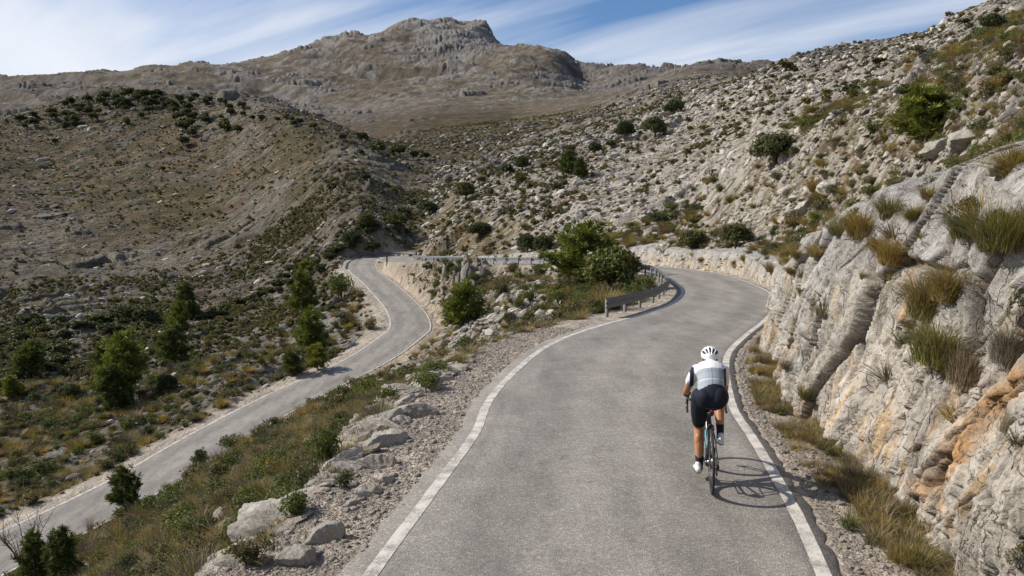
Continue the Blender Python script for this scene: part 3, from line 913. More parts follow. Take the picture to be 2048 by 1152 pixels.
# the last few centimetres of the asphalt drop to the gravel
offs = [(lambda w, s: edge_wob(-1)(w, s) - .03)] + offs + [(lambda w, s: edge_wob(1)(w, s) + .03)]
zz = lambda o, w: .012 - .02 * (np.abs(o) / w) ** 2 - np.where(np.abs(o) > w + .02, 0, 0)
road = strip('road', 4, len(RD) - 5, offs, zz, M_ASPH, .12, np.array([-1.1] + cross + [1.1]))
me = road.data
co = np.empty(len(me.vertices) * 3, np.float32); me.vertices.foreach_get('co', co)
co = co.reshape(-1, len(offs), 3); co[:, 0, 2] -= .07; co[:, -1, 2] -= .07
me.vertices.foreach_set('co', co.ravel()); me.update()
for side, nm in ((1, 'edge_line'), (-1, 'edge_line')):
    zl = lambda o, w: .016 - .02 * (np.abs(o) / w) ** 2
    wob = lambda s, k: .006 * vnoise(s * .25 / .3, s * 0 + k, 29)
    strip('edge_line', 4, len(RD) - 5, [(lambda w, s, sd=side: sd * (w - .065 + wob(s, 3 * sd))), (lambda w, s, sd=side: sd * (w + wob(s, 1 + sd))), (lambda w, s, sd=side: sd * (w + .065 + wob(s, 2 * sd)))], zl, M_LINE, .06)


# ------------------------------------------------------------------ plant and stone materials
def m_leaf(name, dark, light, dry=None, trans=.25):
    m, t = new_mat(name)
    oi = t.n('ShaderNodeObjectInfo').outputs['Random']
    at = t.n('ShaderNodeAttribute', dict(attribute_name='leaf')).outputs['Fac']
    c = t.mix(at, dark, light)
    c = t.mix(1.0, c, t.ramp(oi, [(0, (.72, .78, .80)), (.5, (1, 1, 1)), (1, (1.32, 1.18, 1.0))]), 'MULTIPLY')
    if dry is not None:
        tc = t.n('ShaderNodeTexCoord').outputs['Object']
        n = t.noise(tc, 2.6, 3, .6)
        c = t.mix(t.ramp(n, [(.45, 0), (.62, .8)]), c, dry)
    b = t.n('ShaderNodeBsdfPrincipled', None, Base_Color=c, Roughness=.62)
    b.inputs['Specular IOR Level'].default_value = .25
    tr = t.n('ShaderNodeBsdfTranslucent', None, Color=t.mix(1.0, c, (1.2, 1.25, .6), 'MULTIPLY'))
    mx = t.n('ShaderNodeMixShader', None, i0=trans, i1=b.outputs[0], i2=tr.outputs[0])
    o = t.t.nodes.new('ShaderNodeOutputMaterial')
    t.t.links.new(mx.outputs[0], o.inputs[0])
    return m


def m_bark():
    m, t = new_mat('bark')
    tc = t.n('ShaderNodeTexCoord').outputs['Object']
    n = t.noise(tc, 9.0, 5, .7)
    c = t.mix(t.ramp(n, [(.3, 0), (.7, 1)]), (.075, .06, .048), (.19, .16, .13))
    finish(t, c, .9, t.n('ShaderNodeBump', None, Strength=.6, Distance=.03, Height=n).outputs[0], .2)
    return m


def m_stone(name, a, b_, warm):
    m, t = new_mat(name)
    tc = t.n('ShaderNodeTexCoord').outputs['Object']
    oi = t.n('ShaderNodeObjectInfo').outputs['Random']
    n = t.noise(tc, 3.0, 9, .7)
    n2 = t.noise(tc, 14.0, 6, .7)
    c = t.mix(t.ramp(n, [(.35, 0), (.65, 1)]), a, b_)
    c = t.mix(t.ramp(t.noise(tc, 1.7, 4, .6), [(.52, 0), (.66, .6)]), c, warm)
    c = t.mix(1.0, c, t.ramp(n2, [(.3, .7), (.7, 1.22)]), 'MULTIPLY')
    c = t.mix(1.0, c, t.ramp(oi, [(0, .72), (1, 1.18)]), 'MULTIPLY')
    hh = t.math('ADD', t.math('MULTIPLY', n, .22), t.math('MULTIPLY', n2, .05))
    finish(t, c, .93, t.n('ShaderNodeBump', None, Strength=.8, Distance=.6, Height=hh).outputs[0], .2)
    return m


def plain(name, col, rough=.6, metal=0.0, spec=.4, var=.12, scale=8.0):
    m, t = new_mat(name)
    tc = t.n('ShaderNodeTexCoord').outputs['Object']
    n = t.noise(tc, scale, 5, .6)
    c = t.mix(1.0, col, t.ramp(n, [(.3, 1 - var), (.7, 1 + var)]), 'MULTIPLY')
    finish(t, c, rough, None, spec, Metallic=metal)
    return m


M_OAK = m_leaf('holm_oak_leaves', (.030, .040, .018), (.118, .130, .052))
M_PINE = m_leaf('pine_needles', (.075, .096, .020), (.265, .280, .058))
M_DPINE = m_leaf('dark_pine_needles', (.045, .062, .020), (.160, .182, .050))
M_SHR = m_leaf('shrub_leaves', (.050, .058, .026), (.150, .155, .068), (.165, .135, .070))
M_GSHR = m_leaf('green_shrub_leaves', (.050, .066, .018), (.160, .185, .048))
M_DRY = m_leaf('dry_twigs', (.115, .088, .058), (.245, .200, .140), None, .1)
M_OLV = m_leaf('olive_scrub', (.070, .066, .030), (.185, .165, .080), (.20, .15, .085))
M_GRASS = m_leaf('golden_grass', (.150, .122, .036), (.390, .290, .098), (.40, .28, .11), .35)
M_GGRASS = m_leaf('green_grass', (.070, .085, .022), (.215, .215, .062), (.27, .21, .085), .35)
M_FLOW = m_leaf('yellow_flowers', (.42, .27, .02), (.60, .42, .03), None, .3)
M_BARK = m_bark()
M_STONE = m_stone('pale_limestone', (.355, .33, .285), (.53, .49, .42), (.44, .33, .20))
M_STONEG = m_stone('grey_limestone', (.115, .107, .095), (.215, .198, .172), (.17, .125, .08))
M_GRAV = m_stone('gravel_stone', (.42, .37, .31), (.56, .50, .43), (.46, .33, .22))
RNG = np.random.default_rng(7)


# ------------------------------------------------------------------ plant shapes (numpy): one mesh per shape, shared by its copies
class Cloud:
    def __init__(self):
        self.V = []; self.F = []; self.L = []; self.M = []; self.n = 0

    def quads(self, c, a, b, leaf, mat=0):
        """diamond leaves: centre c, half axes a (long) and b (wide)"""
        k = len(c)
        V = np.stack([c - a, c + b, c + a, c - b], 1).reshape(-1, 3)
        F = np.arange(4 * k).reshape(-1, 4) + self.n
        self.V.append(V); self.F.append(F); self.L.append(np.repeat(leaf, 4)); self.M.append(np.full(k, mat)); self.n += 4 * k

    def tube(self, P, R, mat=1, seg=6):
        P = np.array(P, float); R = np.array(R, float)
        T = np.gradient(P, axis=0); T /= np.linalg.norm(T, axis=1)[:, None] + 1e-9
        up = np.array([.3, .2, 1.0]); up = np.where(np.abs((T @ up))[:, None] > 1.05, np.array([1., 0, 0]), np.array([0.31, 1.0, 0.1]))
        A = np.cross(T, up); A /= np.linalg.norm(A, axis=1)[:, None]; B = np.cross(T, A)
        th = np.linspace(0, 2 * np.pi, seg, endpoint=False)
        V = P[:, None] + R[:, None, None] * (np.cos(th)[None, :, None] * A[:, None] + np.sin(th)[None, :, None] * B[:, None])
        n = len(P); i, j = np.meshgrid(np.arange(n - 1), np.arange(seg), indexing='ij')
        F = np.stack([i * seg + j, i * seg + (j + 1) % seg, (i + 1) * seg + (j + 1) % seg, (i + 1) * seg + j], -1).reshape(-1, 4) + self.n
        self.V.append(V.reshape(-1, 3)); self.F.append(F); self.L.append(np.full(n * seg, .5)); self.M.append(np.full(len(F), mat)); self.n += n * seg

    def mesh(self, name, mats):
        return mesh_np(name, np.vstack(self.V), np.vstack(self.F), mats, None, None, False, dict(leaf=np.concatenate(self.L)), False, np.concatenate(self.M))


def rv(n, rng):
    v = rng.normal(size=(n, 3)); return v / np.linalg.norm(v, axis=1)[:, None]


def leafset(cl, c, out, size, rng, mat=0, bias=.5, asp=.5, up=0.0):
    """leaves at c, faces turned partly outward"""
    n = len(c)
    nr = rv(n, rng) + out * bias; nr /= np.linalg.norm(nr, axis=1)[:, None]
    t = rv(n, rng); t[:, 2] += up
    a = np.cross(nr, np.cross(t, nr)); a /= np.linalg.norm(a, axis=1)[:, None] + 1e-9
    b = np.cross(nr, a)
    s = size * rng.uniform(.6, 1.35, n)[:, None]
    cl.quads(c, a * s, b * s * asp, rng.uniform(0, 1, n), mat)


def clumped(cl, lobes, n, size, rng, bias=.5, asp=.5, up=0.0, mat=0, shell=.55):
    """leaves spread through ellipsoid lobes (centre, radii)"""
    w = np.array([l[1][0] * l[1][1] for l in lobes]); w = w / w.sum()
    for (c, rad), wi in zip(lobes, w):
        k = max(8, int(n * wi))
        d = rv(k, rng); rr = shell + (1 - shell) * rng.random(k) ** .6 if shell else rng.random(k) ** .4
        rr = rr * (1 + .12 * rng.normal(size=k))
        p = np.array(c) + d * np.array(rad) * rr[:, None]
        leafset(cl, p, d, size, rng, mat, bias, asp, up)


def make_oak(seed, n=2600, leaf=.034, lobes_n=26, mats=None):
    """round tree: width 1, crown from .22 to 1 of the height; returns crown and trunk meshes"""
    rng = np.random.default_rng(seed)
    lobes = []
    for k in range(lobes_n):
        d = rv(1, rng)[0]; d[2] = abs(d[2]) * 1.0 - .25
        c = np.array([0, 0, .47]) + d * np.array([.32, .32, .34]) * rng.uniform(.55, 1.05)
        r = rng.uniform(.10, .19)
        lobes.append((c, (r, r, r * .8)))
    cr = Cloud(); clumped(cr, lobes, n, leaf, rng, .8, .6)
    tr = Cloud()
    lean = rng.normal(size=2) * .05
    tr.tube([(0, 0, -.08), (.01, 0, .08), (lean[0], lean[1], .28), (lean[0] * 1.6, lean[1] * 1.5, .5)], [.05, .040, .030, .012], 0, 8)
    for c, r in lobes[::2]:
        s = np.array([lean[0], lean[1], .22 + .1 * rng.random()])
        m = (s + c) / 2 + rng.normal(size=3) * .03
        tr.tube([s, m, c], [.017, .011, .004], 0, 5)
    return cr.mesh('crown', [mats or M_OAK]), tr.mesh('trunk', [M_BARK])


def make_pine(seed, n=260, mats=None, spread=.5, conical=.7, low=.12, tuft=.055, nn=15):
    """open pine: upturned limbs carrying tufts of needles; height 1"""
    rng = np.random.default_rng(seed)
    cr = Cloud(); tr = Cloud()
    lean = rng.normal(size=2) * .05
    axis = lambda t: np.array([lean[0] * t * (1 + .8 * t), lean[1] * t, t])
    T = np.linspace(-.06, .97, 9)
    tr.tube([axis(t) for t in T], np.interp(T, [-.06, 1], [.032, .005]), 0, 8)
    lim = 34
    cs = []
    for k in range(lim):
        t = low + (.95 - low) * (k + rng.random()) / lim
        az = k * 2.4 + rng.normal() * .4
        L = spread * (1 - conical * ((t - low) / (1 - low)) ** 1.3) * rng.uniform(.6, 1.12) * (0.7 + .3 * min(1, (t - low) * 6 + .3))
        s = axis(t); d = np.array([math.cos(az), math.sin(az), rng.uniform(.12, .5)])
        m = s + d * L * .5; e = s + d * L + np.array([0, 0, .10 * L])
        tr.tube([s, m, e], [.010, .006, .002], 0, 5)
        q = max(3, int(n / lim * (L / spread) * 1.9))
        for j in range(q):
            u = rng.uniform(.22, 1.05)
            p = s + d * L * u + np.array([0, 0, .1 * L * u * u]) + rng.normal(size=3) * .05 * spread * 2 * (.5 + u * .6)
            cs.append((p, d))
    for j in range(6):
        cs.append((axis(.93 + .012 * j) + rng.normal(size=3) * .015, np.array([0, 0, 1.])))
    P = np.array([c[0] for c in cs]); D = np.array([c[1] for c in cs])
    k = len(P)
    base = np.repeat(P, nn, 0); dd = np.repeat(D, nn, 0)
    v = rv(k * nn, rng) + dd * .7 + np.array([0, 0, .55]); v /= np.linalg.norm(v, axis=1)[:, None]
    L = tuft * rng.uniform(.6, 1.2, k * nn)[:, None]
    b = np.cross(v, rv(k * nn, rng)); b /= np.linalg.norm(b, axis=1)[:, None]
    cr.quads(base + v * L, v * L, b * L * .15, np.clip(np.repeat(rng.uniform(0, 1, k), nn) + rng.normal(size=k * nn) * .15, 0, 1))
    return cr.mesh('crown', [mats or M_PINE]), tr.mesh('trunk', [M_BARK])


def make_shrub(seed, n=900, leaf=.045, mat=None, tall=.62, lob=9, asp=.42, up=.4, flowers=0, twig=10):
    """low shrub: width 1, height `tall`"""
    rng = np.random.default_rng(seed)
    cl = Cloud(); lobes = []
    for k in range(lob):
        a = rng.uniform(0, 6.28); q = rng.uniform(.0, .33)
        r = rng.uniform(.13, .24)
        lobes.append((np.array([math.cos(a) * q, math.sin(a) * q, tall * rng.uniform(.28, .72)]), (r, r, r * tall * 1.25)))
    clumped(cl, lobes, n, leaf, rng, .6, asp, up, 0, .35)
    for c, r in lobes[:twig]:
        cl.tube([(c[0] * .1, c[1] * .1, -.05), c * np.array([.6, .6, .55]), c + np.array([0, 0, r[2] * .8])], [.016, .010, .003], 1, 4)
    if flowers:
        d = rv(flowers, rng); d[:, 2] = np.abs(d[:, 2])
        li = rng.integers(0, lob, flowers)
        p = np.array([lobes[i][0] for i in li]) + d * np.array([lobes[i][1] for i in li]) * 1.08
        leafset(cl, p, d, .017, rng, 2, 2.0, .9)
    return cl.mesh('shrub', [mat or M_SHR, M_BARK, M_FLOW])


def make_blades(seed, n=420, mat=None, tall=.7, droop=.5, wid=.006, dry=0.0, spreadr=.22, mat2=None, sink=.0):
    """tussock of arching blades (or dry upright twigs); width about 1"""
    rng = np.random.default_rng(seed)
    cl = Cloud()
    segs = 4
    az = rng.uniform(0, 6.283, n); rad = spreadr * np.sqrt(rng.random(n))
    b0 = np.stack([np.cos(az) * rad, np.sin(az) * rad, -.03 - sink * rng.random(n) - rad * sink * .8], 1)
    out = np.stack([np.cos(az + rng.normal(size=n) * .5), np.sin(az + rng.normal(size=n) * .5), 0 * az], 1)
    L = tall * rng.uniform(.5, 1.15, n); lean = rng.uniform(.1, .75, n)
    side = np.stack([-out[:, 1], out[:, 0], 0 * az], 1) + rng.normal(size=(n, 3)) * .3
    leaf = rng.uniform(0, 1, n)
    mi = (rng.random(n) < dry).astype(int)
    prev = b0
    for s in range(segs):
        t = (s + 1) / segs
        p = b0 + out * (L * lean * (t + droop * t * t))[:, None] + np.array([0, 0, 1.]) * (L * (t - droop * .75 * t * t * lean))[:, None]
        w0 = wid * (1 - s / segs) + .0012; w1 = wid * (1 - t) + .0008
        V = np.stack([prev - side * w0, prev + side * w0, p + side * w1, p - side * w1], 1).reshape(-1, 3)
        F = np.arange(4 * n).reshape(-1, 4) + cl.n
        cl.V.append(V); cl.F.append(F); cl.L.append(np.repeat(leaf, 4)); cl.M.append(mi.copy()); cl.n += 4 * n
        prev = p
    return cl.mesh('tussock', [mat or M_GRASS, mat2 or M_DRY])


def make_stone(seed, sub=3, flat=.62, long_=1.35, mat=None, planes=17, rough=.03):
    """angular block: a ball cut by planes; size about 1"""
    rng = np.random.default_rng(seed)
    import bmesh
    bm = bmesh.new(); bmesh.ops.create_icosphere(bm, subdivisions=sub, radius=1.0)
    P = np.array([v.co[:] for v in bm.verts]); F = np.array([[v.index for v in f.verts] for f in bm.faces]); bm.free()
    for k in range(planes):
        n = rv(1, rng)[0]; d = rng.uniform(.48, .82)
        s = P @ n - d
        P = P - np.where(s > 0, s, 0)[:, None] * n * .93
    d = P / (np.linalg.norm(P, axis=1)[:, None] + 1e-9)
    u = d[:, 0] * 2 + d[:, 2] * 1.3; v = d[:, 1] * 2 - d[:, 2] * 1.1
    P = P * (1 + rough * 4 * fbm(u * 1.2 + seed, v * 1.2, seed, 3)[:, None] + rough * 1.6 * fbm(u * 5 + seed, v * 5, seed + 4, 3)[:, None])
    P *= np.array([long_, 1, flat]) * .62
    return mesh_np('stone', P, F, mat or M_STONE, None, None, False, None, False)


OAKS = [make_oak(11 + k, 5200, .030, 38) for k in range(3)]
OAKS_S = [make_oak(21 + k, 1000, .064, 16) for k in range(4)]
PINES = [make_pine(31, 520, None, .40, .72), make_pine(32, 480, None, .44, .66), make_pine(33, 420, None, .36, .82)]
DPINES = [make_pine(41, 480, M_DPINE, .38, .74), make_pine(42, 430, M_DPINE, .42, .6, .14), make_pine(43, 420, M_DPINE, .36, .75, .04)]
M_OLT = m_leaf('olive_green_leaves', (.060, .074, .020), (.205, .215, .062), (.17, .15, .05))
OLIVE = make_oak(17, 6500, .030, 44, M_OLT)
CUSH = [make_blades(131, 2000, M_GGRASS, .48, .7, .0042, .15, .36, None, .25), make_blades(132, 1700, M_GRASS, .60, 1.15, .0042, .25, .26, None, .25), make_blades(133, 1500, M_DRY, .5, .8, .0036, 0, .34, None, .25)]
VG = [make_blades(141 + k, 70, [M_GGRASS, M_GRASS, M_DRY][k % 3], .95, .55, .019, .3, .26) for k in range(6)]
SH = [make_shrub(51 + k, 1000, .040, [M_SHR, M_OLV][k % 2], .55 + .1 * (k % 3), 10) for k in range(4)]
SHG = [make_shrub(61 + k, 1300, .038, M_GSHR, .7, 12) for k in range(3)]
SHD = [make_shrub(71 + k, 1100, .034, M_OAK, .7, 12, .55, .1) for k in range(2)]
SHY = [make_shrub(81, 1200, .034, M_GSHR, .7, 12, .4, .5, 240)]
TW = [make_blades(91 + k, 420, M_DRY, .62, .25, .004, 0, .2) for k in range(2)]
GR = [make_blades(95 + k, 620, M_GRASS, .62, .7, .006, .25, .2) for k in range(3)]
GG = [make_blades(98 + k, 620, M_GGRASS, .55, .6, .006, .22, .24) for k in range(3)]
SHF = [make_shrub(111 + k, 190, .085, [M_SHR, M_OLV, M_GSHR, M_OLV][k], .6, 6, .55, .3, 0, 0) for k in range(4)]
STN = [make_stone(201 + k, 3) for k in range(7)]
STG = [make_stone(221 + k, 3, .62, 1.4, M_STONEG) for k in range(5)]
PEB = [make_stone(241 + k, 1, .6, 1.2, M_GRAV) for k in range(5)]
BIGG = [make_stone(271 + k, 5, .60, 1.25, M_STONEG, 26, .07) for k in range(3)]
BIG = [make_stone(261 + k, 5, .70, 1.25, M_STONE, 22, .05) for k in range(4)]


def link(name, mesh, parent=None):
    o = bpy.data.objects.new(name, mesh); COL.objects.link(o)
    if parent is not None:
        o.parent = parent
    return o


def empty(name, loc, rz=0.0):
    o = bpy.data.objects.new(name, None); COL.objects.link(o)
    o.empty_display_size = .2
    o.location = loc; o.rotation_euler = (0, 0, rz)
    return o


def tag(o, label, cat, group=None):
    o['label'] = label; o['category'] = cat
    if group:
        o['group'] = group
    return o


_rs = random.Random(5)


def put_tree(pair, name, P, size, label, group=None, wide=1.0):
    r = empty(name, P, _rs.uniform(0, 6.28))
    r.scale = (size * wide, size * wide, size)
    link('crown', pair[0], r); link('trunk', pair[1], r)
    return tag(r, label, 'tree', group)


def put(mesh, name, P, sx, sz, label, cat, group=None, rz=None, tilt=(0, 0)):
    o = link(name, mesh)
    o.location = P; o.scale = (sx, sx, sz)
    o.rotation_euler = (tilt[0], tilt[1], _rs.uniform(0, 6.28) if rz is None else rz)
    return tag(o, label, cat, group)


def metres(P, px):
    d = P[1] * math.cos(PITCH) - (P[2] - HC) * math.sin(PITCH)
    return px * d / FPX


def along_road(ss, off):
    """points beside the centre line at (fractional) stations"""
    ar = np.arange(len(RD)); f = lambda A: np.interp(ss, ar, A)
    return f(RD[:, 0]) + f(RN[:, 0]) * off, f(RD[:, 1]) + f(RN[:, 1]) * off


def free(X, Y, side=.9, cliff=True):
    """clear of roads, shoulders and the cutting"""
    D, S = near_road(X, Y)
    aD = np.abs(D); hw = RD[S, 3]
    mainr = S < S_HAIR0 - 60
    ok = (aD > hw + np.where(mainr & (D > 0), np.maximum(side, 1.45), side))
    h, b = cut_profile(S)
    if cliff:
        ok &= ~((D < 0) & (S < S_CEND) & (aD < b + .37 * h + .35))
    return ok


# ------------------------------------------------------------------ the trees one can tell apart: kind, px, py of the foot, height px, width px, label
G_SL = 'dark round trees on the pale right hillside'
G_RV = 'dark trees along the gully beyond the hairpin'
G_RW = 'row of dark trees running down to the saddle of the valley'
TREES = [
    ('oak', 1550, 329, 80, 88, 'largest round dark green tree on the pale right hillside, its trunk showing', None),
    ('oak', 1250, 280, 46, 44, 'dark round tree high on the right hillside, left one of a neighbouring pair', G_SL),
    ('oak', 1309, 277, 56, 46, 'dark round tree high on the right hillside, right one of a neighbouring pair', G_SL),
    ('oak', 1349, 230, 40, 42, 'dark round tree on the crest line below the grey saddle, above a pair of trees', G_SL),
    ('oak', 1045, 343, 38, 34, 'dark round tree mid slope, the taller of two side by side', G_SL),
    ('oak', 1014, 352, 30, 30, 'dark round tree mid slope, the shorter and lefthand of two side by side', G_SL),
    ('oak', 1042, 372, 30, 24, 'small dark tree just below a pair of side by side round trees', G_SL),
    ('oak', 1140, 312, 28, 30, 'dark round crown at the top of a clump of three trees mid slope', G_SL),
    ('dpine', 1138, 356, 48, 38, 'bright edged green tree, left of two touching trees mid slope', G_SL),
    ('dpine', 1162, 357, 38, 36, 'green tree with a cast shadow, right of two touching trees mid slope', G_SL),
    ('oak', 1190, 312, 34, 30, 'dark round tree standing alone right of the clump of three mid slope', G_SL),
    ('oak', 1222, 297, 22, 24, 'small dark tree just below the high pair on the right hillside', G_SL),
    ('oak', 930, 402, 46, 44, 'dark green tree leaning uphill above the grassy patch behind the hairpin', G_SL),
    ('oak', 962, 368, 20, 24, 'small grey green tree just above a leaning dark tree', G_SL),
    ('oak', 1115, 385, 25, 22, 'small tree below the clump of three, alone on bare rock', G_SL),
    ('oak', 1573, 143, 25, 34, 'lone dark tree breaking the skyline right of the saddle', None),
    ('oak', 1820, 197, 38, 60, 'wide dark tree high on the right slope just above the feathery pine', None),
    ('pine', 1852, 292, 120, 125, 'feathery yellow green pine growing above the grey crag at right', None),
    ('oak', 1700, 193, 32, 34, 'dark small tree on the upper right slope among grey rocks', None),
    ('oak', 1983, 62, 40, 50, 'dark tree near the top right corner close under the skyline', None),
    ('oak', 1930, 50, 16, 26, 'low dark bush like tree on the skyline left of the top corner tree', None),
    ('oak', 1995, 162, 38, 44, 'dark tree on grey crags at far right below the top corner tree', None),
    ('oak', 1757, 131, 20, 32, 'low dark tree on the upper slope under the skyline', None),
    ('oak', 960, 475, 40, 54, 'broad dark green tree above the guardrail on the rocky slope', None),
    ('oak', 1055, 508, 48, 44, 'dark tree above the straight guardrail, left of two touching ones', None),
    ('oak', 1085, 512, 50, 46, 'dark tree above the straight guardrail, right of two touching ones', None),
    ('oak', 1385, 502, 54, 56, 'brownish green tree growing on top of the cutting at the bend', None),
    ('oak', 1472, 497, 60, 66, 'dark green tree on top of the cutting, right of a brownish one', None),
    ('oak', 1316, 452, 36, 36, 'small dark tree with a short trunk on the slope above the bend', None),
    ('oak', 858, 430, 36, 38, 'dark round tree right of the gully, highest of three above the hairpin', G_RV),
    ('oak', 793, 457, 36, 50, 'wide dark tree in the middle of three above the hairpin', G_RV),
    ('oak', 734, 464, 46, 42, 'dark tree in the gully, left of three above the hairpin', G_RV),
    ('oak', 706, 497, 44, 46, 'largest dark tree close behind the outer guardrail of the hairpin', G_RV),
    ('oak', 747, 504, 28, 34, 'low dark tree directly behind the hairpin guardrail', G_RV),
    ('oak', 685, 282, 20, 18, 'first and smallest dark tree of the row above the valley saddle', G_RW),
    ('oak', 725, 286, 28, 26, 'second dark tree of the row above the valley saddle', G_RW),
    ('oak', 757, 307, 32, 36, 'third dark tree of the row, left of the biggest pair', G_RW),
    ('oak', 798, 314, 32, 38, 'fourth and widest dark tree of the row above the saddle', G_RW),
    ('oak', 828, 319, 22, 22, 'fifth dark tree of the row, right of the widest', G_RW),
    ('oak', 850, 320, 20, 22, 'last dark tree at the right end of the row above the saddle', G_RW),
    ('oak', 722, 311, 16, 16, 'tiny dark tree just below the row above the saddle', None),
    ('oak', 731, 362, 20, 22, 'small dark tree alone on the shaded bank below the row', None),
    ('oak', 365, 264, 30, 32, 'dark round tree below the left hilltop, the largest there', None),
    ('oak', 368, 292, 24, 26, 'dark round tree alone under the largest one of the left hilltop', None),
    ('oak', 450, 264, 30, 28, 'dark tree at the right shoulder of the left hilltop', None),
    ('oak', 475, 266, 22, 20, 'smaller dark tree beside the one at the right shoulder of the left hill', None),
    ('oak', 628, 260, 20, 20, 'dark tree at the dark notch where the left hill meets the mountain foot', None),
    ('oak', 665, 382, 22, 22, 'small dark tree on the brown shaded slope above the gully', None),
    ('oak', 110, 287, 13, 13, 'tiny round tree alone on the brown slope at far left', None),
    ('oak', 325, 343, 14, 16, 'tiny round tree alone in the middle of the brown left slope', None),
    ('oak', 238, 331, 14, 14, 'tiny round tree on the brown left slope below the hilltop trees', None),
    ('pine', 252, 800, 140, 92, 'tall bright green pine in the valley left of the lower road', None),
    ('dpine', 232, 822, 84, 74, 'dark tree at the foot of the tall bright valley pine', None),
    ('dpine', 352, 732, 72, 64, 'dense dark conical tree right of the tall bright valley pine', None),
    ('oak', 336, 790, 50, 44, 'dark round tree directly below the dense conical one', None),
    ('dpine', 55, 762, 72, 76, 'broad dark tree at the left edge of the valley', None),
    ('pine', 25, 795, 40, 44, 'small yellowish tree at the left picture edge below the broad dark one', None),
    ('dpine', 205, 752, 58, 46, 'dark tree just left of the tall bright valley pine', None),
    ('oak', 140, 803, 46, 44, 'dark tree between the broad left edge tree and the valley pine', None),
    ('dpine', 376, 640, 68, 52, 'slim dark pine in the gully, upper one of two', None),
    ('pine', 358, 672, 62, 44, 'green pine in the gully just below the slim dark one', None),
    ('oak', 248, 643, 42, 60, 'wide dark tree in the shaded gully, left one of a touching pair', None),
    ('oak', 290, 648, 40, 52, 'wide dark tree in the shaded gully, right one of a touching pair', None),
    ('dpine', 604, 638, 82, 56, 'upper pine of a column of pines beside the lower road', None),
    ('pine', 622, 712, 90, 76, 'biggest pine of the column beside the lower road, in its middle', None),
    ('pine', 636, 742, 48, 46, 'small bright green pine at the roadside end of the pine column', None),
    ('dpine', 588, 752, 46, 52, 'dark low pine left of the small bright roadside pine', None),
    ('pine', 612, 562, 38, 44, 'small pine at the upper end of the scrub belt below the hairpin', None),
    ('pine', 926, 658, 84, 84, 'open crowned tree with thin leaning trunk on rocks between the two roads', None),
    ('pine', 1168, 574, 132, 128, 'tall yellow green pine standing against the guardrail inside the bend', None),
    ('oak', 1232, 594, 126, 112, 'olive green leafy tree right of the tall pine inside the bend', None),
    ('dpine', 254, 1038, 92, 78, 'young dark pine in front of the lower road, lower left', None),
    ('dpine', 400, 946, 42, 34, 'sapling on the near edge of the lower road, greyish green', None),
    ('dpine', 70, 1180, 125, 72, 'dense dark young pine in the bottom left corner, left of two', None),
    ('dpine', 132, 1175, 128, 78, 'dense young pine in the bottom left corner, right of two', None),
]
KNAME = dict(oak='holm_oak', pine='pine_tree', dpine='pine_tree')
for kind, px, py, hp, wp, label, grp in TREES:
    P = hit(px, py)
    if P is None:
        P = hit(px, py + 6)
    if P is None:
        print('no ground for', label); continue
    H = metres(P, hp); Wd = metres(P, wp)
    if kind == 'oak':
        pair = OAKS[_rs.randrange(3)] if hp > 34 else OAKS_S[_rs.randrange(4)]
        nat = .92
    else:
        pair = (PINES if kind == 'pine' else DPINES)[_rs.randrange(3)]
        nat = .88
    P.z -= (.09 if kind == 'oak' else .03) * H
    big = 1.1 if hp < 100 else .96
    if px == 1232:
        pair = OLIVE; big = 1.12
    put_tree(pair, KNAME[kind], P, H * big, label, grp, Wd * 1.12 / (H * big * nat))

# the wood scattered over the left hilltop
for k in range(105):
    for _ in range(30):
        px = _rs.uniform(40, 600); t = _rs.random()
        top = float(np.interp(px, [0, 60, 140, 256, 400, 500, 600], [262, 232, 206, 186, 196, 214, 245]))
        py = top + 2 + (abs(_rs.gauss(0, .42))) * float(np.interp(px, [40, 150, 300, 420, 600], [38, 62, 62, 70, 30]))
        if _rs.random() < (1.0 if 120 < px < 420 else .5):
            break
    P = hit(px, py)
    if P is None or P.y > 700:
        continue
    H = metres(P, _rs.uniform(14, 27) * (1 if px < 440 else .8))
    P.z -= .04 * H
    put_tree(OAKS_S[_rs.randrange(4)], 'holm_oak', P, H, 'small dark round tree in the open wood scattered over the left hilltop', 'trees scattered over the left hilltop', _rs.uniform(.9, 1.2))

# dark bushes that fill the gully floor and the belt rising to the hairpin
GUL = [((460, 625), (700, 496), 30, 9, (20, 40)), ((0, 690), (330, 640), 22, 26, (26, 52)), ((180, 660), (470, 630), 16, 14, (22, 44)), ((0, 760), (140, 720), 9, 26, (30, 55)), ((700, 480), (850, 405), 9, 8, (16, 28)), ((560, 560), (640, 500), 12, 12, (16, 30))]
for (xa, ya), (xb, yb), n_, sp_, (h0, h1_) in GUL:
    for k in range(n_):
        t_ = (k + _rs.random()) / n_
        P = hit(xa + (xb - xa) * t_ + _rs.gauss(0, 8), ya + (yb - ya) * t_ + _rs.gauss(0, sp_ * .6))
        if P is None or P.y > 300 or not bool(free(np.array([P.x]), np.array([P.y]), 1.3)[0]):
            continue
        H = metres(P, _rs.uniform(h0, h1_) * .8)
        P.z -= .22 * H
        put_tree(OAKS_S[_rs.randrange(4)], 'holm_oak', P, H, 'low dark bushy tree in the thicket along the shaded gully left of the lower road', 'dark thicket along the gully', _rs.uniform(1.1, 1.6))

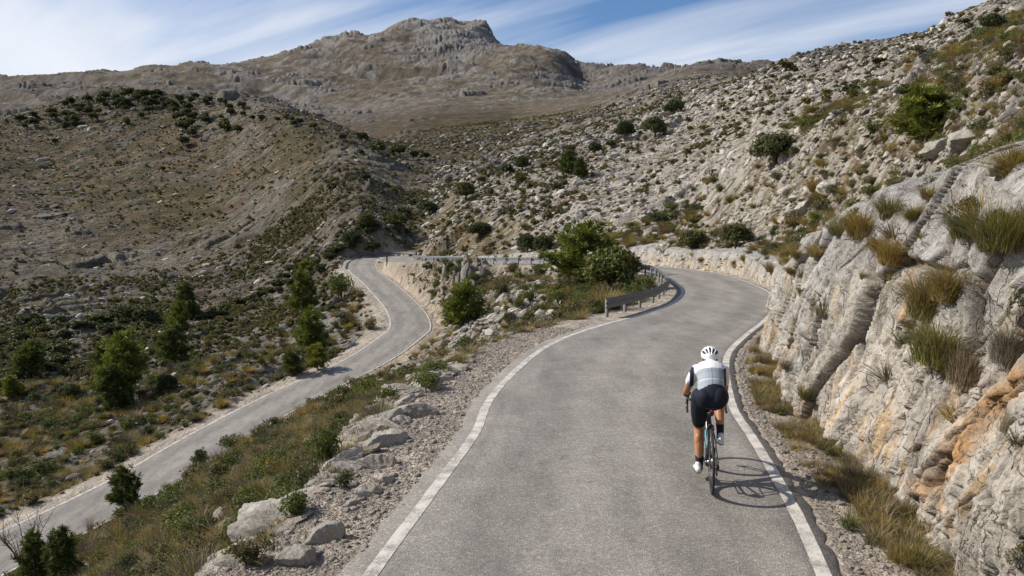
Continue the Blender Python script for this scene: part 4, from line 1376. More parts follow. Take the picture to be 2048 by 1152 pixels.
# ------------------------------------------------------------------ shrubs one can tell apart
SHRUBS = [
    ('g', 683, 600, 58, 62, 'dense bright green shrub beside the lower road below the hairpin'),
    ('s', 686, 645, 34, 44, 'grey green shrub below the bright green one beside the lower road'),
    ('s', 737, 660, 36, 40, 'shrub between the lower road bend and the rocky bank left of it'),
    ('g', 872, 582, 30, 36, 'green shrub on the rocky bank, left one under the straight guardrail'),
    ('g', 952, 566, 28, 34, 'bright green shrub on the rocky bank under the straight guardrail'),
    ('s', 1006, 590, 48, 46, 'tall grey green shrub on the rocky bank left of the big pine'),
    ('s', 1076, 560, 34, 44, 'dark shrub close under the guardrail left of the big pine'),
    ('g', 1062, 604, 30, 36, 'round green shrub at the foot of the big pine, left side'),
    ('s', 682, 806, 54, 56, 'grey green bush on the near edge of the lower road'),
    ('g', 655, 932, 96, 76, 'tall bright green bush on the slope below the gravel shoulder'),
    ('y', 545, 962, 58, 72, 'yellow flowering bush on the slope left of the tall bright green one'),
    ('g', 372, 1062, 50, 100, 'wide low bright green bush in the lower left scrub'),
    ('g', 440, 1000, 52, 84, 'green bush between the wide low one and the yellow flowering one'),
    ('g', 850, 782, 48, 66, 'vivid green tuft of plants at the edge of the gravel shoulder'),
    ('s', 500, 1130, 80, 120, 'large olive bush in the bottom left foreground'),
    ('g', 590, 1030, 60, 90, 'green bush just above the two pale boulders'),
    ('d', 690, 975, 40, 60, 'dark low bush beside the rock edge of the shoulder'),
    ('s', 270, 1090, 44, 60, 'grey brown bush low in the left foreground'),
    ('s', 880, 715, 30, 60, 'brownish bush by the lower end of the rocky bank'),
    ('g', 940, 700, 34, 60, 'green bush along the rim of the gravel shoulder'),
    ('s', 1130, 640, 32, 60, 'low olive bush below the big pine'),
    ('s', 1200, 622, 32, 70, 'olive bush near the free end of the curved guardrail'),
    ('g', 1290, 578, 30, 50, 'green plant inside the curved guardrail'),
    ('s', 1240, 605, 30, 50, 'whitish flecked bush behind the free end of the curved guardrail'),
]
for kind, px, py, hp, wp, label in SHRUBS:
    P = hit(px, py)
    if P is None:
        continue
    H = metres(P, hp); Wd = metres(P, wp)
    src = dict(g=SHG, s=SH, d=SHD, y=SHY)[kind]
    o = put(src[_rs.randrange(len(src))], 'shrub', P - Vector((0, 0, .04 * H)), Wd * 1.05, H / .68, label, 'shrub')

# a bare dead shrub at the lower left
dr = np.random.default_rng(3)
cl = Cloud()
for k in range(16):
    a = dr.uniform(0, 6.28); L = dr.uniform(.5, 1.0)
    p0 = np.array([0, 0, -.05]); p1 = np.array([math.cos(a) * .18 * L, math.sin(a) * .18 * L, .45 * L]); p2 = np.array([math.cos(a + .2) * .5 * L, math.sin(a + .2) * .5 * L, .95 * L])
    cl.tube([p0, p1, p2], [.014, .009, .003], 0, 5)
    for j in range(5):
        u = dr.uniform(.3, .95); q = p1 * (1 - u) + p2 * u; d = rv(1, dr)[0] * .2 + np.array([0, 0, .1])
        cl.tube([q, q + d * .6, q + d * 1.1 + np.array([0, 0, .05])], [.005, .003, .0015], 0, 4)
P = hit(48, 1142)
put(cl.mesh('shrub', [M_BARK]), 'dead_shrub', P, metres(P, 110), metres(P, 120), 'leafless grey dead shrub with bare branches at the bottom left', 'shrub')
P = hit(181, 1068)
put(TW[0], 'dry_stalk', P, metres(P, 22), metres(P, 62), 'thin dry stalk standing up against the lower road at lower left', 'plant')


# ------------------------------------------------------------------ scatter: the largest as things, the rest as one mass per kind
def scatter(name, pts, scl, rot, srcs, pick):
    """one object that repeats small shapes over its points"""
    cname = name + '_shapes'
    coll = bpy.data.collections.new(cname)
    for k, mm in enumerate(srcs):
        o = bpy.data.objects.new('%s_shape_%02d' % (name, k), mm)
        coll.objects.link(o)
    me = bpy.data.meshes.new(name)
    me.vertices.add(len(pts)); me.vertices.foreach_set('co', np.ascontiguousarray(pts, np.float32).ravel())
    for nm, arr, ty in (('scl', scl, 'FLOAT_VECTOR'), ('rot', rot, 'FLOAT_VECTOR')):
        a = me.attributes.new(nm, ty, 'POINT'); a.data.foreach_set('vector', np.ascontiguousarray(arr, np.float32).ravel())
    a = me.attributes.new('pick', 'INT', 'POINT'); a.data.foreach_set('value', np.ascontiguousarray(pick, np.int32))
    ob = bpy.data.objects.new(name, me); COL.objects.link(ob)
    ob['kind'] = 'stuff'
    g = bpy.data.node_groups.new(name, 'GeometryNodeTree')
    g.interface.new_socket('Geometry', in_out='INPUT', socket_type='NodeSocketGeometry')
    g.interface.new_socket('Geometry', in_out='OUTPUT', socket_type='NodeSocketGeometry')
    n = g.nodes; L = g.links
    gi = n.new('NodeGroupInput'); go = n.new('NodeGroupOutput')
    ci = n.new('GeometryNodeCollectionInfo'); ci.inputs['Collection'].default_value = coll
    ci.inputs['Separate Children'].default_value = True; ci.inputs['Reset Children'].default_value = True
    m2p = n.new('GeometryNodeMeshToPoints')
    ip = n.new('GeometryNodeInstanceOnPoints'); ip.inputs['Pick Instance'].default_value = True

    def attr(nm, ty):
        q = n.new('GeometryNodeInputNamedAttribute'); q.data_type = ty; q.inputs['Name'].default_value = nm
        return q.outputs[0]
    L.new(gi.outputs[0], m2p.inputs[0]); L.new(m2p.outputs[0], ip.inputs['Points'])
    L.new(ci.outputs[0], ip.inputs['Instance'])
    L.new(attr('pick', 'INT'), ip.inputs['Instance Index'])
    L.new(attr('rot', 'FLOAT_VECTOR'), ip.inputs['Rotation'])
    L.new(attr('scl', 'FLOAT_VECTOR'), ip.inputs['Scale'])
    L.new(ip.outputs[0], go.inputs[0])
    md = ob.modifiers.new('scatter', 'NODES'); md.node_group = g
    return ob


def fan(n, r0, r1, px0, px1, power=1.0, rng=RNG):
    """random ground places, even per square metre for power 1 (lower: denser near the viewer's side)"""
    a0 = math.atan((px0 - 1024) / FPX); a1 = math.atan((px1 - 1024) / FPX)
    u = rng.random(n); e = 2 * power
    r = (r0 ** e + (r1 ** e - r0 ** e) * u) ** (1 / e)
    a = rng.uniform(a0, a1, n)
    return r * np.sin(a), r * np.cos(a)


def regs(X, Y):
    return region(np.arctan2(X, Y), np.log(np.hypot(X, Y)))


# stones
X, Y = zip(fan(30000, 11, 60, 900, 2150, .62), fan(44000, 50, 210, 850, 2000, .75), fan(5500, 7, 62, -60, 1400, .7), fan(8500, 55, 160, -60, 1150, .8), fan(26000, 130, 520, -60, 1400, .85))
X = np.concatenate(X); Y = np.concatenate(Y)
q = regs(X, Y); r = np.hypot(X, Y)
cl_ = msnoise(X, Y, r * .02 + .8, 501, 3)
ok = free(X, Y, 1.0) & (RNG.random(len(X)) < np.clip((q[:, 0] - .38 + .25 * (r > 150)) * 1.9 + cl_ * 1.5, 0, 1))
X, Y, q, r = X[ok], Y[ok], q[ok], r[ok]
sz = (.06 + .0014 * r) * np.where((X < -.1 * Y) & (r > 130), .72, 1) * (1 + RNG.pareto(2.6, len(X)) * .9); sz = np.minimum(sz, .32 + .006 * r)
Z = gz(X, Y)
ez = (gz(X + .5, Y) - gz(X - .5, Y)); en = (gz(X, Y + .5) - gz(X, Y - .5))
steep = np.clip(np.hypot(ez, en), 0, 2)
rot = np.stack([RNG.normal(0, .28, len(X)) + np.clip(en, -.8, .8) * .6, RNG.normal(0, .28, len(X)) - np.clip(ez, -.8, .8) * .6, .65 + RNG.normal(0, .45, len(X))], 1)
s3 = sz[:, None] * RNG.uniform(.75, 1.25, (len(X), 3)) * np.array([1.1, 1, 1.0])
grey = RNG.random(len(X)) > q[:, 3] * 1.1 - .05
pk = np.where(grey, RNG.integers(7, 12, len(X)), RNG.integers(0, 7, len(X)))
scatter('loose_stones', np.stack([X, Y, Z + sz * .10], 1), s3, rot, STN + STG, pk)
print('stones', len(X))

# shrubs
X, Y = zip(fan(12000, 11, 70, 1120, 2150, .75), fan(22000, 60, 240, 820, 2000, .8), fan(9500, 7, 66, -60, 1400, .72), fan(26000, 60, 170, -60, 1150, .85), fan(46000, 160, 600, -60, 1600, .9))
X = np.concatenate(X); Y = np.concatenate(Y)
q = regs(X, Y); r = np.hypot(X, Y)
cl_ = msnoise(X, Y, r * .03 + 1.0, 601, 3) + .7 * msnoise(X, Y, r * .09 + 3.0, 611, 3)
dens = np.clip((q[:, 1] - .12) * .95 + cl_ * .9, .02, 1)
dens = np.where((r > 55) & (r < 190) & (X < -14) & (q[:, 1] > .7), dens + .40, dens)
ok = free(X, Y, 1.2) & (RNG.random(len(X)) < dens)
X, Y, q, r = X[ok], Y[ok], q[ok], r[ok]
sz = (.30 + .95 * RNG.random(len(X)) ** 1.8) * (1 + .5 * (RNG.random(len(X)) < .15)) * np.clip(.8 + r * .0018, .75, 1.5)
sz = np.where(r < 26, np.minimum(sz, .62), sz)
Z = gz(X, Y)
app = sz / np.hypot(r, 3) ; 
vis = np.abs(X / Y) < .66
order = np.argsort(-app * vis)
kindr = RNG.random(len(X))
grn = q[:, 1] + cl_[ok] * .5
used = 0
taken = np.zeros(len(X), bool)
for i in order[:230]:
    left = (X[i] / Y[i]) < (.2 if r[i] < 60 else .0)
    if kindr[i] < .2:
        src, nm, lab = TW, 'dry_shrub', 'low dry greyish brown tuft of twigs among the other scrub'
    elif kindr[i] < .36:
        src, nm, lab = GR, 'grass_tussock', 'golden dry grass tussock growing between stones and shrubs'
    elif kindr[i] < .6:
        src, nm, lab = SHG, 'shrub', 'low green shrub in the near scrub, one of many alike'
    else:
        src, nm, lab = SH, 'shrub', 'low olive grey shrub in the near scrub, one of many alike'
    grp = {'dry_shrub': 'dry twiggy tufts in the scrub', 'grass_tussock': 'golden tussocks in the scrub'}.get(nm, 'low green scrub shrubs' if src is SHG else 'low olive scrub shrubs')
    put(src[i % len(src)], nm, (X[i], Y[i], Z[i] - .03), sz[i], sz[i] * RNG.uniform(.8, 1.1), lab, 'grass tuft' if nm == 'grass_tussock' else 'shrub', grp)
    taken[i] = True
near = (~taken) & (r < 75)
farr = (~taken) & (r >= 75)
sh_src = SH + SHG + TW + GR + SHD
wts = np.array([3.4] * 4 + [1.8] * 3 + [2.4] * 2 + [3.6] * 3 + [1.2] * 2); wts = wts / wts.sum()
for nm, sel, srcs, w in (('scrub', near, sh_src, wts), ('distant_scrub', farr, SHF, np.array([.28, .34, .10, .28]))):
    n = sel.sum()
    s = sz[sel]
    scatter(nm, np.stack([X[sel], Y[sel], Z[sel] - .04], 1), np.stack([s, s, s * RNG.uniform(.75, 1.1, n)], 1), np.stack([RNG.normal(0, .1, n), RNG.normal(0, .1, n), RNG.uniform(0, 6.28, n)], 1), srcs, RNG.choice(len(srcs), n, p=w))
    print(nm, n)

# grass and herbs: verge below the cutting, rim of the left shoulder, and between the scrub
ss = RNG.uniform(0, road_s_at(8, 31), 15000)
i = ss.astype(int); side_d = RNG.uniform(.55, 1.35, len(ss)) ** 1.0 + RD[i, 3]
side_d = RD[i, 3] + .42 + np.abs(RNG.normal(.45, .28, len(ss)))
h, b = cut_profile(i)
side_d = np.minimum(side_d, b + .12)
gx, gy = along_road(ss, -side_d)
okg = (vnoise(gx / .9, gy / .9, 701) + .9 * (side_d - RD[i, 3]) > .28 + .6 * RNG.random(len(gx)))
gx, gy = gx[okg], gy[okg]
ss = RNG.uniform(0, road_s_at(9.5, 36), 3600); i = ss.astype(int)
sd_ = RD[i, 3] + 1.25 + np.abs(RNG.normal(.25, .5, len(ss)))
hx, hy = along_road(ss, sd_)
okg = vnoise(hx / 1.1, hy / 1.1, 702) > .05
hx, hy = hx[okg], hy[okg]
fx, fy = zip(fan(6500, 6.5, 45, -40, 1300, .7), fan(6000, 11, 60, 1350, 2150, .6))
fx = np.concatenate(fx); fy = np.concatenate(fy)
okf = free(fx, fy, 1.4) & (msnoise(fx, fy, .04 * np.hypot(fx, fy) + 1, 703, 3) + regs(fx, fy)[:, 1] > .35)
X = np.r_[gx, hx, fx[okf]]; Y = np.r_[gy, hy, fy[okf]]
n = len(X); r = np.hypot(X, Y)
sz = RNG.uniform(.08, .26, n) * np.where(np.arange(n) < len(gx) + len(hx), .9, 1.5) * np.clip(.8 + r * .012, .9, 1.5)
w = np.array([.13, .24, .18, .10, .22, .14, .02, .02]); 
scatter('grass', np.stack([X, Y, gz(X, Y) - .01], 1), np.stack([sz, sz, sz * RNG.uniform(.6, 1.1, n)], 1), np.stack([RNG.normal(0, .1, n), RNG.normal(0, .1, n), RNG.uniform(0, 6.28, n)], 1),
        VG + [SHG[0], SH[0]], RNG.choice(8, n, p=w / w.sum()))
print('grass', n)

# gravel of the shoulders
ss = np.r_[RNG.uniform(40, road_s_at(3.9, 19.8), 60000), RNG.uniform(40, road_s_at(3.9, 19.8), 16000)]
i = ss.astype(int)
lft = np.arange(len(ss)) < 60000
off = RD[i, 3] + np.where(lft, .20 + RNG.random(len(ss)) ** .8 * 1.5, .22 + np.abs(RNG.normal(0, .22, len(ss))))
sg = np.where(lft, 1, -1)
X, Y = along_road(ss, off * sg)
n = len(X); sz = .012 + .020 * RNG.random(n) ** 3 + (RNG.random(n) < .03) * RNG.uniform(.02, .07, n)
scatter('gravel', np.stack([X, Y, gz(X, Y) + .001], 1), np.repeat(sz[:, None], 3, 1) * RNG.uniform(.8, 1.3, (n, 3)), RNG.uniform(0, 6.28, (n, 3)) * np.array([.1, .1, 1]), PEB, RNG.integers(0, 5, n))


# ------------------------------------------------------------------ guardrails
M_GALV = plain('galvanised_steel', (.15, .165, .168), .65, .3, .4, .2, 3.0)
M_DULLST = plain('dull_grey_steel', (.15, .155, .15), .7, .3, .4, .2, 6.0)
M_POST = plain('dark_post_paint', (.035, .038, .04), .7)


def path_at(ss, off):
    ar = np.arange(len(RD))
    x = np.interp(ss, ar, RD[:, 0]) + np.interp(ss, ar, RN[:, 0]) * off
    y = np.interp(ss, ar, RD[:, 1]) + np.interp(ss, ar, RN[:, 1]) * off
    return np.stack([x, y, np.interp(ss, ar, RD[:, 2])], 1)


WB = [(0, .0), (.0, .035), (.045, .075), (.045, .105), (0, .150), (0, .162), (.045, .207), (.045, .237), (0, .277), (0, .312), (-.006, .312), (-.006, .275),
      (.038, .235), (.038, .209), (-.006, .165), (-.006, .147), (.038, .103), (.038, .077), (-.006, .037), (-.006, 0)]


def guardrail(s0, s1, side, offm, label, ramp_start=True, ramp_end=False):
    n = int((s1 - s0) / 2)
    ss = np.linspace(s0, s1, n)
    hw = np.interp(ss, np.arange(len(RD)), RD[:, 3])
    C_ = path_at(ss, side * (hw + offm))
    Nn = np.stack([np.interp(ss, np.arange(len(RD)), RN[:, k]) for k in (0, 1)], 1) * -side     # towards the road
    L = np.r_[0, np.cumsum(np.linalg.norm(np.diff(C_, axis=0), axis=1))]
    zt = np.full(n, .25)
    if ramp_start:
        zt = np.minimum(zt, .25 - sstep(1.7, 0, L) * .42)
    if ramp_end:
        zt = np.minimum(zt, .25 - sstep(1.7, 0, L[-1] - L) * .42)
    W_ = np.array(WB)
    V = np.zeros((n, len(WB), 3))
    V[..., 0] = C_[:, None, 0] + Nn[:, None, 0] * W_[None, :, 0]
    V[..., 1] = C_[:, None, 1] + Nn[:, None, 1] * W_[None, :, 0]
    V[..., 2] = C_[:, None, 2] + zt[:, None] + W_[None, :, 1] + .0
    k = len(WB)
    i, j = np.meshgrid(np.arange(n - 1), np.arange(k), indexing='ij')
    F = np.stack([i * k + j, i * k + (j + 1) % k, (i + 1) * k + (j + 1) % k, (i + 1) * k + j], -1).reshape(-1, 4)
    o0 = C_[n // 2].copy()
    root = empty('guardrail', o0)
    me = mesh_np('rail', V.reshape(-1, 3) - o0, F, M_GALV, None, None, False, None, False)
    link('rail', me, root)
    # posts every two metres with a spacer block
    cl = Cloud()
    sec = [(-.05, -.03), (.05, -.03), (.05, -.024), (-.044, -.024), (-.044, .024), (.05, .024), (.05, .03), (-.05, .03)]
    pv = np.array([(a, b, z) for z in (-.45, .52) for a, b in sec]); m = len(sec)
    pf = [[q, (q + 1) % m, m + (q + 1) % m, m + q] for q in range(m)]
    bx = np.array([(a, b, z) for z in (.32, .48) for a, b in ((.05, -.04), (.13, -.04), (.13, .04), (.05, .04))])
    bf = [[0, 1, 5, 4], [1, 2, 6, 5], [2, 3, 7, 6], [3, 0, 4, 7], [4, 5, 6, 7], [3, 2, 1, 0]]
    pmesh = mesh_np('post', np.vstack([pv, bx]), np.array(pf + [[a + 2 * m for a in f] for f in bf] + [[m + 0, m + 1, m + 2, m + 3], [m + 3, m + 4, m + 7, m + 0], [m + 4, m + 5, m + 6, m + 7]]), M_DULLST, None, None, False, None, False)
    for d in np.arange(1.75 if ramp_start else .4, L[-1] - (2.2 if ramp_end else .3), 2.0):
        q = int(np.searchsorted(L, d)); nx, ny = Nn[q]
        p = link('post', pmesh, root)
        p.location = Vector((C_[q, 0] - nx * .14, C_[q, 1] - ny * .14, C_[q, 2])) - Vector(o0)
        p.rotation_euler = (0, 0, math.atan2(ny, nx))
    return tag(root, label, 'guardrail')


guardrail(road_s_at(5.2, 22.2), road_s_at(-8.2, 81.7), 1, .62, 'long steel guardrail curving round the inside of the bend and on behind the big pine', False)
guardrail(road_s_at(-9.0, 83.0), road_s_at(-17.9, 95.5), -1, .60, 'far steel guardrail curving round the outside of the hairpin', False, False)
P = hit(774, 531)
cl = Cloud(); cl.tube([(0, 0, -.1), (0, 0, 1.15)], [.09, .09], 0, 8); cl.tube([(0, 0, 1.15), (0, 0, 1.17)], [.09, .01], 0, 8)
mk = put(cl.mesh('post', [M_POST]), 'roadside_post', P, 1.0, 1.05, 'short dark post standing alone at the tip of the hairpin', 'post', None, 0)


# ------------------------------------------------------------------ the cyclist
def loft(path, rad, seg=20, side=(1, 0, 0), cap=5):
    """closed tapering body round a path; rad = (half width, half depth) at every point"""
    P = np.array(path, float); R = np.array([(r, r) if np.isscalar(r) else r for r in rad], float)
    # refine
    t = np.linspace(0, 1, len(P)); tt = np.linspace(0, 1, (len(P) - 1) * 6 + 1)
    if len(P) > 2:
        K = catmull(np.hstack([P, R]), 6); P, R = K[:, :3], K[:, 3:]
    T = np.gradient(P, axis=0); T /= np.linalg.norm(T, axis=1)[:, None]
    a0 = np.array(side, float)
    rows = []
    def ring(p, t_, rx, ry):
        a = a0 - t_ * (a0 @ t_); a /= np.linalg.norm(a); b = np.cross(t_, a)
        th = np.linspace(0, 2 * np.pi, seg, endpoint=False)
        return p + rx * np.cos(th)[:, None] * a + ry * np.sin(th)[:, None] * b
    for k in range(cap, 0, -1):
        q = math.pi / 2 * k / cap * .96
        rows.append(ring(P[0] - T[0] * math.sin(q) * R[0].mean() * .9, T[0], R[0][0] * math.cos(q), R[0][1] * math.cos(q)))
    for p, t_, r in zip(P, T, R):
        rows.append(ring(p, t_, r[0], r[1]))
    for k in range(1, cap + 1):
        q = math.pi / 2 * k / cap * .96
        rows.append(ring(P[-1] + T[-1] * math.sin(q) * R[-1].mean() * .9, T[-1], R[-1][0] * math.cos(q), R[-1][1] * math.cos(q)))
    V = np.vstack(rows); n = len(rows)
    F = []
    for i in range(n - 1):
        for j in range(seg):
            F.append([i * seg + j, i * seg + (j + 1) % seg, (i + 1) * seg + (j + 1) % seg, (i + 1) * seg + j])
    F.append(list(range(seg))[::-1]); F.append([(n - 1) * seg + j for j in range(seg)])
    return V, F


def ball(c, r):
    r = (r, r, r) if np.isscalar(r) else r
    return loft([(c[0], c[1], c[2] - r[2] * .02), (c[0], c[1], c[2] + r[2] * .02)], [(r[0], r[1])] * 2, 20)[0:2] if False else ell(c, r)


def ell(c, r, nu=20, nv=14):
    V = [(0, 0, -1)]; F = []
    for i in range(1, nv):
        t = -math.pi / 2 + math.pi * i / nv
        for j in range(nu):
            p = 2 * math.pi * j / nu
            V.append((math.cos(t) * math.cos(p), math.cos(t) * math.sin(p), math.sin(t)))
    V.append((0, 0, 1))
    for j in range(nu):
        F.append([0, 1 + (j + 1) % nu, 1 + j])
    for i in range(nv - 2):
        for j in range(nu):
            a = 1 + i * nu + j; b = 1 + i * nu + (j + 1) % nu
            F.append([a, b, b + nu, a + nu])
    e = len(V) - 1
    for j in range(nu):
        F.append([e, 1 + (nv - 2) * nu + j, 1 + (nv - 2) * nu + (j + 1) % nu])
    return np.array(V) * np.array(r) + np.array(c), F


def fuse(name, bits, mats, voxel=.007, smooth=4, parent=None):
    """one continuous skin round all the bits"""
    V = []; F = []; n = 0
    for v, f in bits:
        V.append(v); F += [[i + n for i in q] for q in f]; n += len(v)
    me = bpy.data.meshes.new(name + '_form'); me.from_pydata(np.vstack(V).tolist(), [], F)
    o = bpy.data.objects.new(name, me); COL.objects.link(o)
    md = o.modifiers.new('r', 'REMESH'); md.mode = 'VOXEL'; md.voxel_size = voxel
    s = o.modifiers.new('s', 'SMOOTH'); s.factor = .5; s.iterations = smooth
    dg = bpy.context.evaluated_depsgraph_get()
    m2 = bpy.data.meshes.new_from_object(o.evaluated_get(dg))
    o.modifiers.clear(); o.data = m2; m2.name = name
    bpy.data.meshes.remove(me)
    m2.materials.clear()
    for m in mats:
        m2.materials.append(m)
    m2.polygons.foreach_set('use_smooth', np.ones(len(m2.polygons), bool))
    if parent is not None:
        o.parent = parent
    return o


def join_bits(name, bits, mats, parent=None, smooth=True, midx=None):
    V = []; F = []; MI = []; n = 0
    for k, (v, f) in enumerate(bits):
        V.append(v); F += [[i + n for i in q] for q in f]; MI += [midx[k] if midx else 0] * len(f); n += len(v)
    me = bpy.data.meshes.new(name); me.from_pydata(np.vstack(V).tolist(), [], F)
    me.polygons.foreach_set('material_index', np.array(MI, np.int32))
    me.polygons.foreach_set('use_smooth', np.full(len(F), smooth))
    for m in mats:
        me.materials.append(m)
    me.update()
    return link(name, me, parent)


def torus(c, R, r, seg=56, ring=10, sx=1.0):
    V = []; F = []
    for i in range(seg):
        a = 2 * math.pi * i / seg
        for j in range(ring):
            b = 2 * math.pi * j / ring
            q = R + r * math.cos(b)
            V.append((c[0] + r * sx * math.sin(b), c[1] + q * math.cos(a), c[2] + q * math.sin(a)))
    for i in range(seg):
        for j in range(ring):
            F.append([i * ring + j, i * ring + (j + 1) % ring, ((i + 1) % seg) * ring + (j + 1) % ring, ((i + 1) % seg) * ring + j])
    return np.array(V), F


M_SKIN = plain('tanned_skin', (.42, .20, .105), .5, 0, .4, .10, 14)
M_NAVY = plain('dark_navy_lycra', (.012, .015, .024), .72, 0, .2, .15, 9)
M_SOCK = plain('black_sock', (.016, .018, .024), .85)
M_SHOE = plain('white_shoe', (.66, .66, .66), .32, 0, .5, .06)
M_SOLE = plain('black_carbon', (.014, .014, .015), .35, 0, .5)
M_GLOVE = plain('dark_glove', (.035, .018, .020), .7)
M_FRAME = plain('black_bike_paint', (.012, .013, .015), .28, 0, .6)
M_RUB = plain('tyre_rubber', (.025, .025, .026), .75)
M_RIM = plain('carbon_rim', (.018, .018, .02), .35, 0, .5)
M_METAL = plain('worn_metal', (.34, .34, .35), .3, .9)
M_HELM = plain('white_helmet', (.78, .78, .78), .22, 0, .5, .03)
M_HBLK = plain('helmet_black', (.012, .012, .014), .45)
M_HAIR = plain('dark_hair', (.02, .015, .012), .8)
M_RED = plain('red_lens', (.35, .03, .03), .3)
M_BTL = plain('teal_bottle', (.03, .30, .36), .3, 0, .5)


def m_jersey():
    m, t = new_mat('white_and_grey_jersey')
    tc = t.n('ShaderNodeTexCoord').outputs['Object']
    x, y, z = t.n('ShaderNodeSeparateXYZ', None, Vector=tc).outputs
    step = lambda v, e, s=.004: t.math('DIVIDE', t.math('SUBTRACT', v, e), s, None, True)
    ax = t.math('ABSOLUTE', x)
    along = t.math('ADD', t.math('MULTIPLY', y, .82), t.math('MULTIPLY', z, .57))        # along the back
    along = t.math('SUBTRACT', along, t.math('MULTIPLY', t.math('MULTIPLY', x, x), 1.2))
    low = t.math('SUBTRACT', 1.0, step(along, 1.005))
    c = t.mix(low, (.76, .76, .79), (.30, .335, .37))
    # pocket seams
    seam = t.math('MULTIPLY', low, t.math('SUBTRACT', 1.0, step(t.math('ABSOLUTE', t.math('SUBTRACT', x, .028)), .003, .003)))
    seam2 = t.math('MULTIPLY', low, t.math('SUBTRACT', 1.0, step(t.math('ABSOLUTE', t.math('SUBTRACT', along, .955)), .003, .003)))
    c = t.mix(t.math('MULTIPLY', seam, .7), c, (.13, .145, .165))
    c = t.mix(t.math('MULTIPLY', seam2, .55), c, (.15, .165, .185))
    hem = t.math('SUBTRACT', 1.0, step(t.math('ABSOLUTE', t.math('SUBTRACT', along, .842)), .005, .003))
    c = t.mix(t.math('MULTIPLY', hem, .8), c, (.60, .62, .64))
    # dark panel under the arm
    pan = t.math('MULTIPLY', step(ax, .150), t.math('MULTIPLY', step(t.math('SUBTRACT', 1.255, z), .0), t.math('SUBTRACT', 1.0, step(t.math('ADD', ax, t.math('MULTIPLY', y, -.10)), .142))))
    c = t.mix(pan, c, (.015, .02, .04))
    n = t.noise(tc, 22.0, 4, .6)
    w = t.n('ShaderNodeTexNoise', None, Vector=t.n('ShaderNodeMapping', None, Vector=tc, Scale=(3.0, 9.0, 9.0)).outputs[0], Scale=2.2, Detail=3.0).outputs[0]
    bp = t.n('ShaderNodeBump', None, Strength=.6, Distance=.02, Height=w)
    finish(t, t.mix(1.0, c, t.ramp(n, [(.3, .94), (.7, 1.05)]), 'MULTIPLY'), .65, bp.outputs[0], .3)
    return m


M_JERS = m_jersey()

HEAD = math.radians(-10.0)            # travelling a little to the right of straight ahead
wx, wy, wz = unproj_dir(1423, 987)
kk = (0.0 - HC) / wz
BPOS = Vector((wx * kk, wy * kk, 0.004))
LEAN = math.radians(-1.5)

# bicycle (x right, y forward, z up, origin under the rear axle)
bike = empty('bicycle', BPOS, HEAD)
bike.rotation_euler = (0, LEAN, HEAD)
tag(bike, 'black road bicycle ridden along the right edge line of the asphalt', 'bicycle')
tb = lambda pts, rs, seg=12, side=(1, 0, 0.01): loft(pts, rs, seg, side, 2)
BB = (0, .41, .27)
join_bits('frame', [
    tb([BB, (0, .262, .74)], [.019, .017]), tb([(0, .272, .70), (0, .45, .765), (0, .70, .815)], [.015, .017, .019]),
    tb([(0, .742, .70), BB], [.026, .027]), tb([(0, .700, .845), (0, .748, .665)], [.024, .026]),
    tb([(.022, .385, .27), (.045, .24, .285), (.066, 0, .34)], [.014, .011, .009]), tb([(-.022, .385, .27), (-.045, .24, .285), (-.066, 0, .34)], [.014, .011, .009]),
    tb([(.014, .278, .67), (.045, .18, .56), (.066, 0, .34)], [.009, .008, .008]), tb([(-.014, .278, .67), (-.045, .18, .56), (-.066, 0, .34)], [.009, .008, .008]),
    tb([(-.03, .41, .27), (.03, .41, .27)], [.023, .023], 14, (0, 1, 0))], [M_FRAME], bike)
join_bits('fork', [tb([(0, .748, .67), (0, .76, .63)], [.026, .03]), tb([(.03, .762, .64), (.052, .86, .50), (.054, .98, .34)], [.015, .013, .009]),
                   tb([(-.03, .762, .64), (-.052, .86, .50), (-.054, .98, .34)], [.015, .013, .009])], [M_FRAME], bike)
join_bits('seatpost', [tb([(0, .265, .73), (0, .222, .885)], [.0145, .0145])], [M_SOLE], bike)
sad = join_bits('saddle', [loft([(0, .085, .900), (0, .13, .912), (0, .20, .905), (0, .27, .900), (0, .345, .892)], [(.060, .014), (.070, .019), (.045, .018), (.026, .016), (.018, .013)], 18)], [M_SOLE], bike)
join_bits('rails', [tb([(.022, .13, .888), (.022, .22, .872), (.012, .31, .885)], [.0035] * 3, 6), tb([(-.022, .13, .888), (-.022, .22, .872), (-.012, .31, .885)], [.0035] * 3, 6)], [M_METAL], sad)
join_bits('saddle_bag', [ell((.0, .11, .838), (.040, .055, .036)), tb([(0, .13, .86), (0, .15, .885)], [.012, .012])], [M_SOLE], bike)
join_bits('rear_light', [ell((.006, .052, .872), (.017, .008, .012))], [M_RED], bike)


def wheel(y):
    w = link('wheel', join_bits('hub', [tb([(-.055, y, .34), (.055, y, .34)], [.012, .012], 12, (0, 1, 0)), tb([(-.028, y, .34), (-.022, y, .34)], [.024, .024], 12, (0, 1, 0)), tb([(.022, y, .34), (.028, y, .34)], [.024, .024], 12, (0, 1, 0))], [M_METAL], None).data, bike)
    for o in list(bpy.data.objects):
        if o.name.startswith('hub') and o.parent is None:
            bpy.data.objects.remove(o)
    w.data.name = 'wheel'
    join_bits('tyre', [torus((0, y, .34), .3265, .0135)], [M_RUB], w)
    join_bits('rim', [torus((0, y, .34), .298, .022, 56, 10, .50)], [M_RIM], w)
    sp = []
    for k in range(22):
        a = 2 * math.pi * k / 22; s = .024 * (1 if k % 2 else -1)
        sp.append(tb([(s, y + .02 * math.cos(a + .8), .34 + .02 * math.sin(a + .8)), (0, y + .285 * math.cos(a), .34 + .285 * math.sin(a))], [.0012, .0012], 4))
    join_bits('spokes', sp, [M_METAL], w)
    return w


